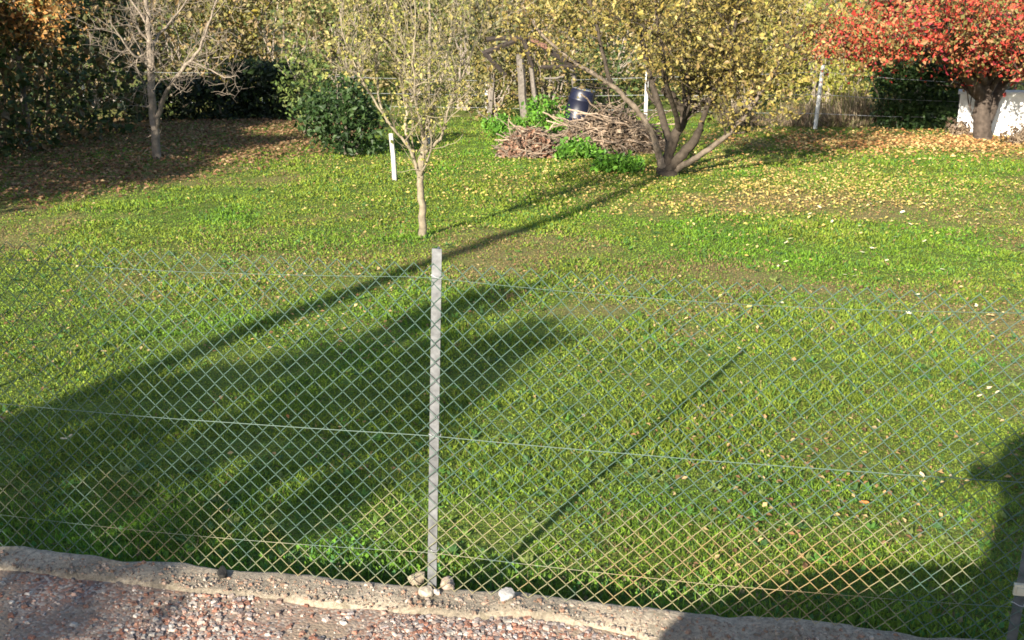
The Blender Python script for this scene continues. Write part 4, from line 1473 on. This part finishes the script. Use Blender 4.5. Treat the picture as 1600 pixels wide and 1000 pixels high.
# the survey car that carries the camera: its shadow lies in the lower right corner
car = thing('car', 'small hatchback with a roof mast parked on the gravel road', 'car', (-0.10, 0.06, 0.0), rz=FANG)
W = .86
WHITE = (.62, .63, .64)


def prism(buf, prof, y0, y1, col):
    """side outline (x, z) drawn out from y0 to y1; outline given as matching lower and upper chains"""
    lo, hi = prof
    n_ = len(lo)
    v = [[x_, y_, z_] for y_ in (y0, y1) for ch in (lo, hi) for x_, z_ in ch]
    f = []
    for s_ in (0, 1):
        o_ = s_ * 2 * n_
        for i_ in range(n_ - 1):
            q = [o_ + i_, o_ + i_ + 1, o_ + n_ + i_ + 1, o_ + n_ + i_]
            f.append(q if s_ == 0 else q[::-1])
    for ch in (0, 1):
        for i_ in range(n_ - 1):
            a_ = ch * n_ + i_
            q = [a_, a_ + 1, a_ + 1 + 2 * n_, a_ + 2 * n_]
            f.append(q[::-1] if ch == 0 else q)
    for e_ in (0, n_ - 1):
        f.append([e_, e_ + n_, e_ + 3 * n_, e_ + 2 * n_])
    buf.add(v, f, col)


b_ = Buf()
prism(b_, ([(-.90, .35), (-.6, .22), (1.0, .20), (2.6, .22), (3.0, .30), (3.12, .42)], [(-.92, .92), (-.6, .96), (1.0, .94), (2.1, .92), (2.85, .78), (3.12, .62)]), -W, W, WHITE)
b_.build('body', M_CAR, car)
b_ = Buf()
prism(b_, ([(-.78, 1.34), (-.4, 1.42), (0.1, 1.47), (.9, 1.46), (1.25, 1.38)], [(-.77, 1.41), (-.4, 1.52), (0.1, 1.58), (.9, 1.58), (1.25, 1.43)]), -W + .10, W - .10, WHITE)
b_.build('roof', M_CAR, car)
for sy in (-1, 1):
    for (xa, za, xb, zb, w_) in ((-.88, .93, -.75, 1.36, .07), (.10, .95, .14, 1.47, .05), (1.95, .92, 1.2, 1.39, .05)):
        b_ = Buf()
        b_.tube([[xa, sy * (W - .03), za], [xb, sy * (W - .13), zb]], [w_, w_ * .8], 6, WHITE)
        b_.build('pillar', M_CAR, car)
M_GLASS, nt, b, out = new_mat('car_glass')
gl = nt.nodes.new('ShaderNodeBsdfGlossy')
gl.inputs['Roughness'].default_value = .05
tp = nt.nodes.new('ShaderNodeBsdfTransparent')
tp.inputs['Color'].default_value = (.75, .8, .78, 1)
ms = nt.nodes.new('ShaderNodeMixShader')
ms.inputs[0].default_value = .08
nt.links.new(tp.outputs[0], ms.inputs[1])
nt.links.new(gl.outputs[0], ms.inputs[2])
nt.links.new(ms.outputs[0], out.inputs['Surface'])
for quad in ([[-.80, W - .04, .95], [.06, W - .04, .97], [.08, W - .13, 1.44], [-.66, W - .13, 1.42]], [[.16, W - .04, .97], [1.80, W - .04, .95], [1.15, W - .13, 1.38], [.18, W - .13, 1.44]],
             [[-.80, -W + .04, .95], [.06, -W + .04, .97], [.08, -W + .13, 1.44], [-.66, -W + .13, 1.42]], [[.16, -W + .04, .97], [1.80, -W + .04, .95], [1.15, -W + .13, 1.38], [.18, -W + .13, 1.44]],
             [[1.96, -W + .1, .93], [1.96, W - .1, .93], [1.24, W - .16, 1.38], [1.24, -W + .16, 1.38]], [[-.90, -W + .1, .94], [-.90, W - .1, .94], [-.74, W - .16, 1.44], [-.74, -W + .16, 1.44]]):
    b_ = Buf()
    b_.add(quad, [[0, 1, 2, 3]])
    b_.build('window', M_GLASS, car)
for wx in (-.30, 2.35):
    for sy in (-1, 1):
        b_ = Buf()
        yy = sy * (W - .02)
        b_.tube([[wx, yy - .11, .31], [wx, yy - .10, .31], [wx, yy, .31], [wx, yy + .10, .31], [wx, yy + .11, .31]], [.20, .30, .31, .30, .20], 20, (.02, .02, .02))
        wh = b_.build('wheel', M_PLASTIC, car, smooth=True)
        b_ = Buf()
        b_.tube([[wx, yy + sy * .10, .31], [wx, yy + sy * .118, .31]], [.19, .17], 16, (.45, .45, .46))
        b_.build('rim', M_GALV, wh, smooth=True)
MX, MY = .06, -.42
b_ = Buf()
b_.box((MX + .04, -.60, 1.585), (MX + .75, .56, 1.68), (.10, .10, .11))
b_.build('roof_rack', M_PLASTIC, car)
b_ = Buf()
b_.tube([[MX, MY, 1.66], [MX, MY, 1.78], [MX, MY, 1.95], [MX, MY, 2.15], [MX, MY, 2.34]], [.34, .27, .22, .19, .18], 14, (.08, .08, .09))
b_.build('mast', M_PLASTIC, car, smooth=True)
b_ = Buf()
b_.tube([[MX, MY, 2.34], [MX, MY, 2.38], [MX, MY, 2.50], [MX, MY, 2.62], [MX, MY, 2.69], [MX, MY, 2.72]], [.16, .21, .25, .22, .14, .02], 16, (.06, .06, .07))
b_.build('camera_head', M_PLASTIC, car, smooth=True)
b_ = Buf()
b_.tube([[MX - .20, MY + .02, 2.46], [MX - .27, MY + .03, 2.46], [MX - .33, MY + .03, 2.46], [MX - .36, MY + .03, 2.46]], [.04, .06, .06, .03], 8, (.07, .07, .08))
b_.build('sensor', M_PLASTIC, car, smooth=True)
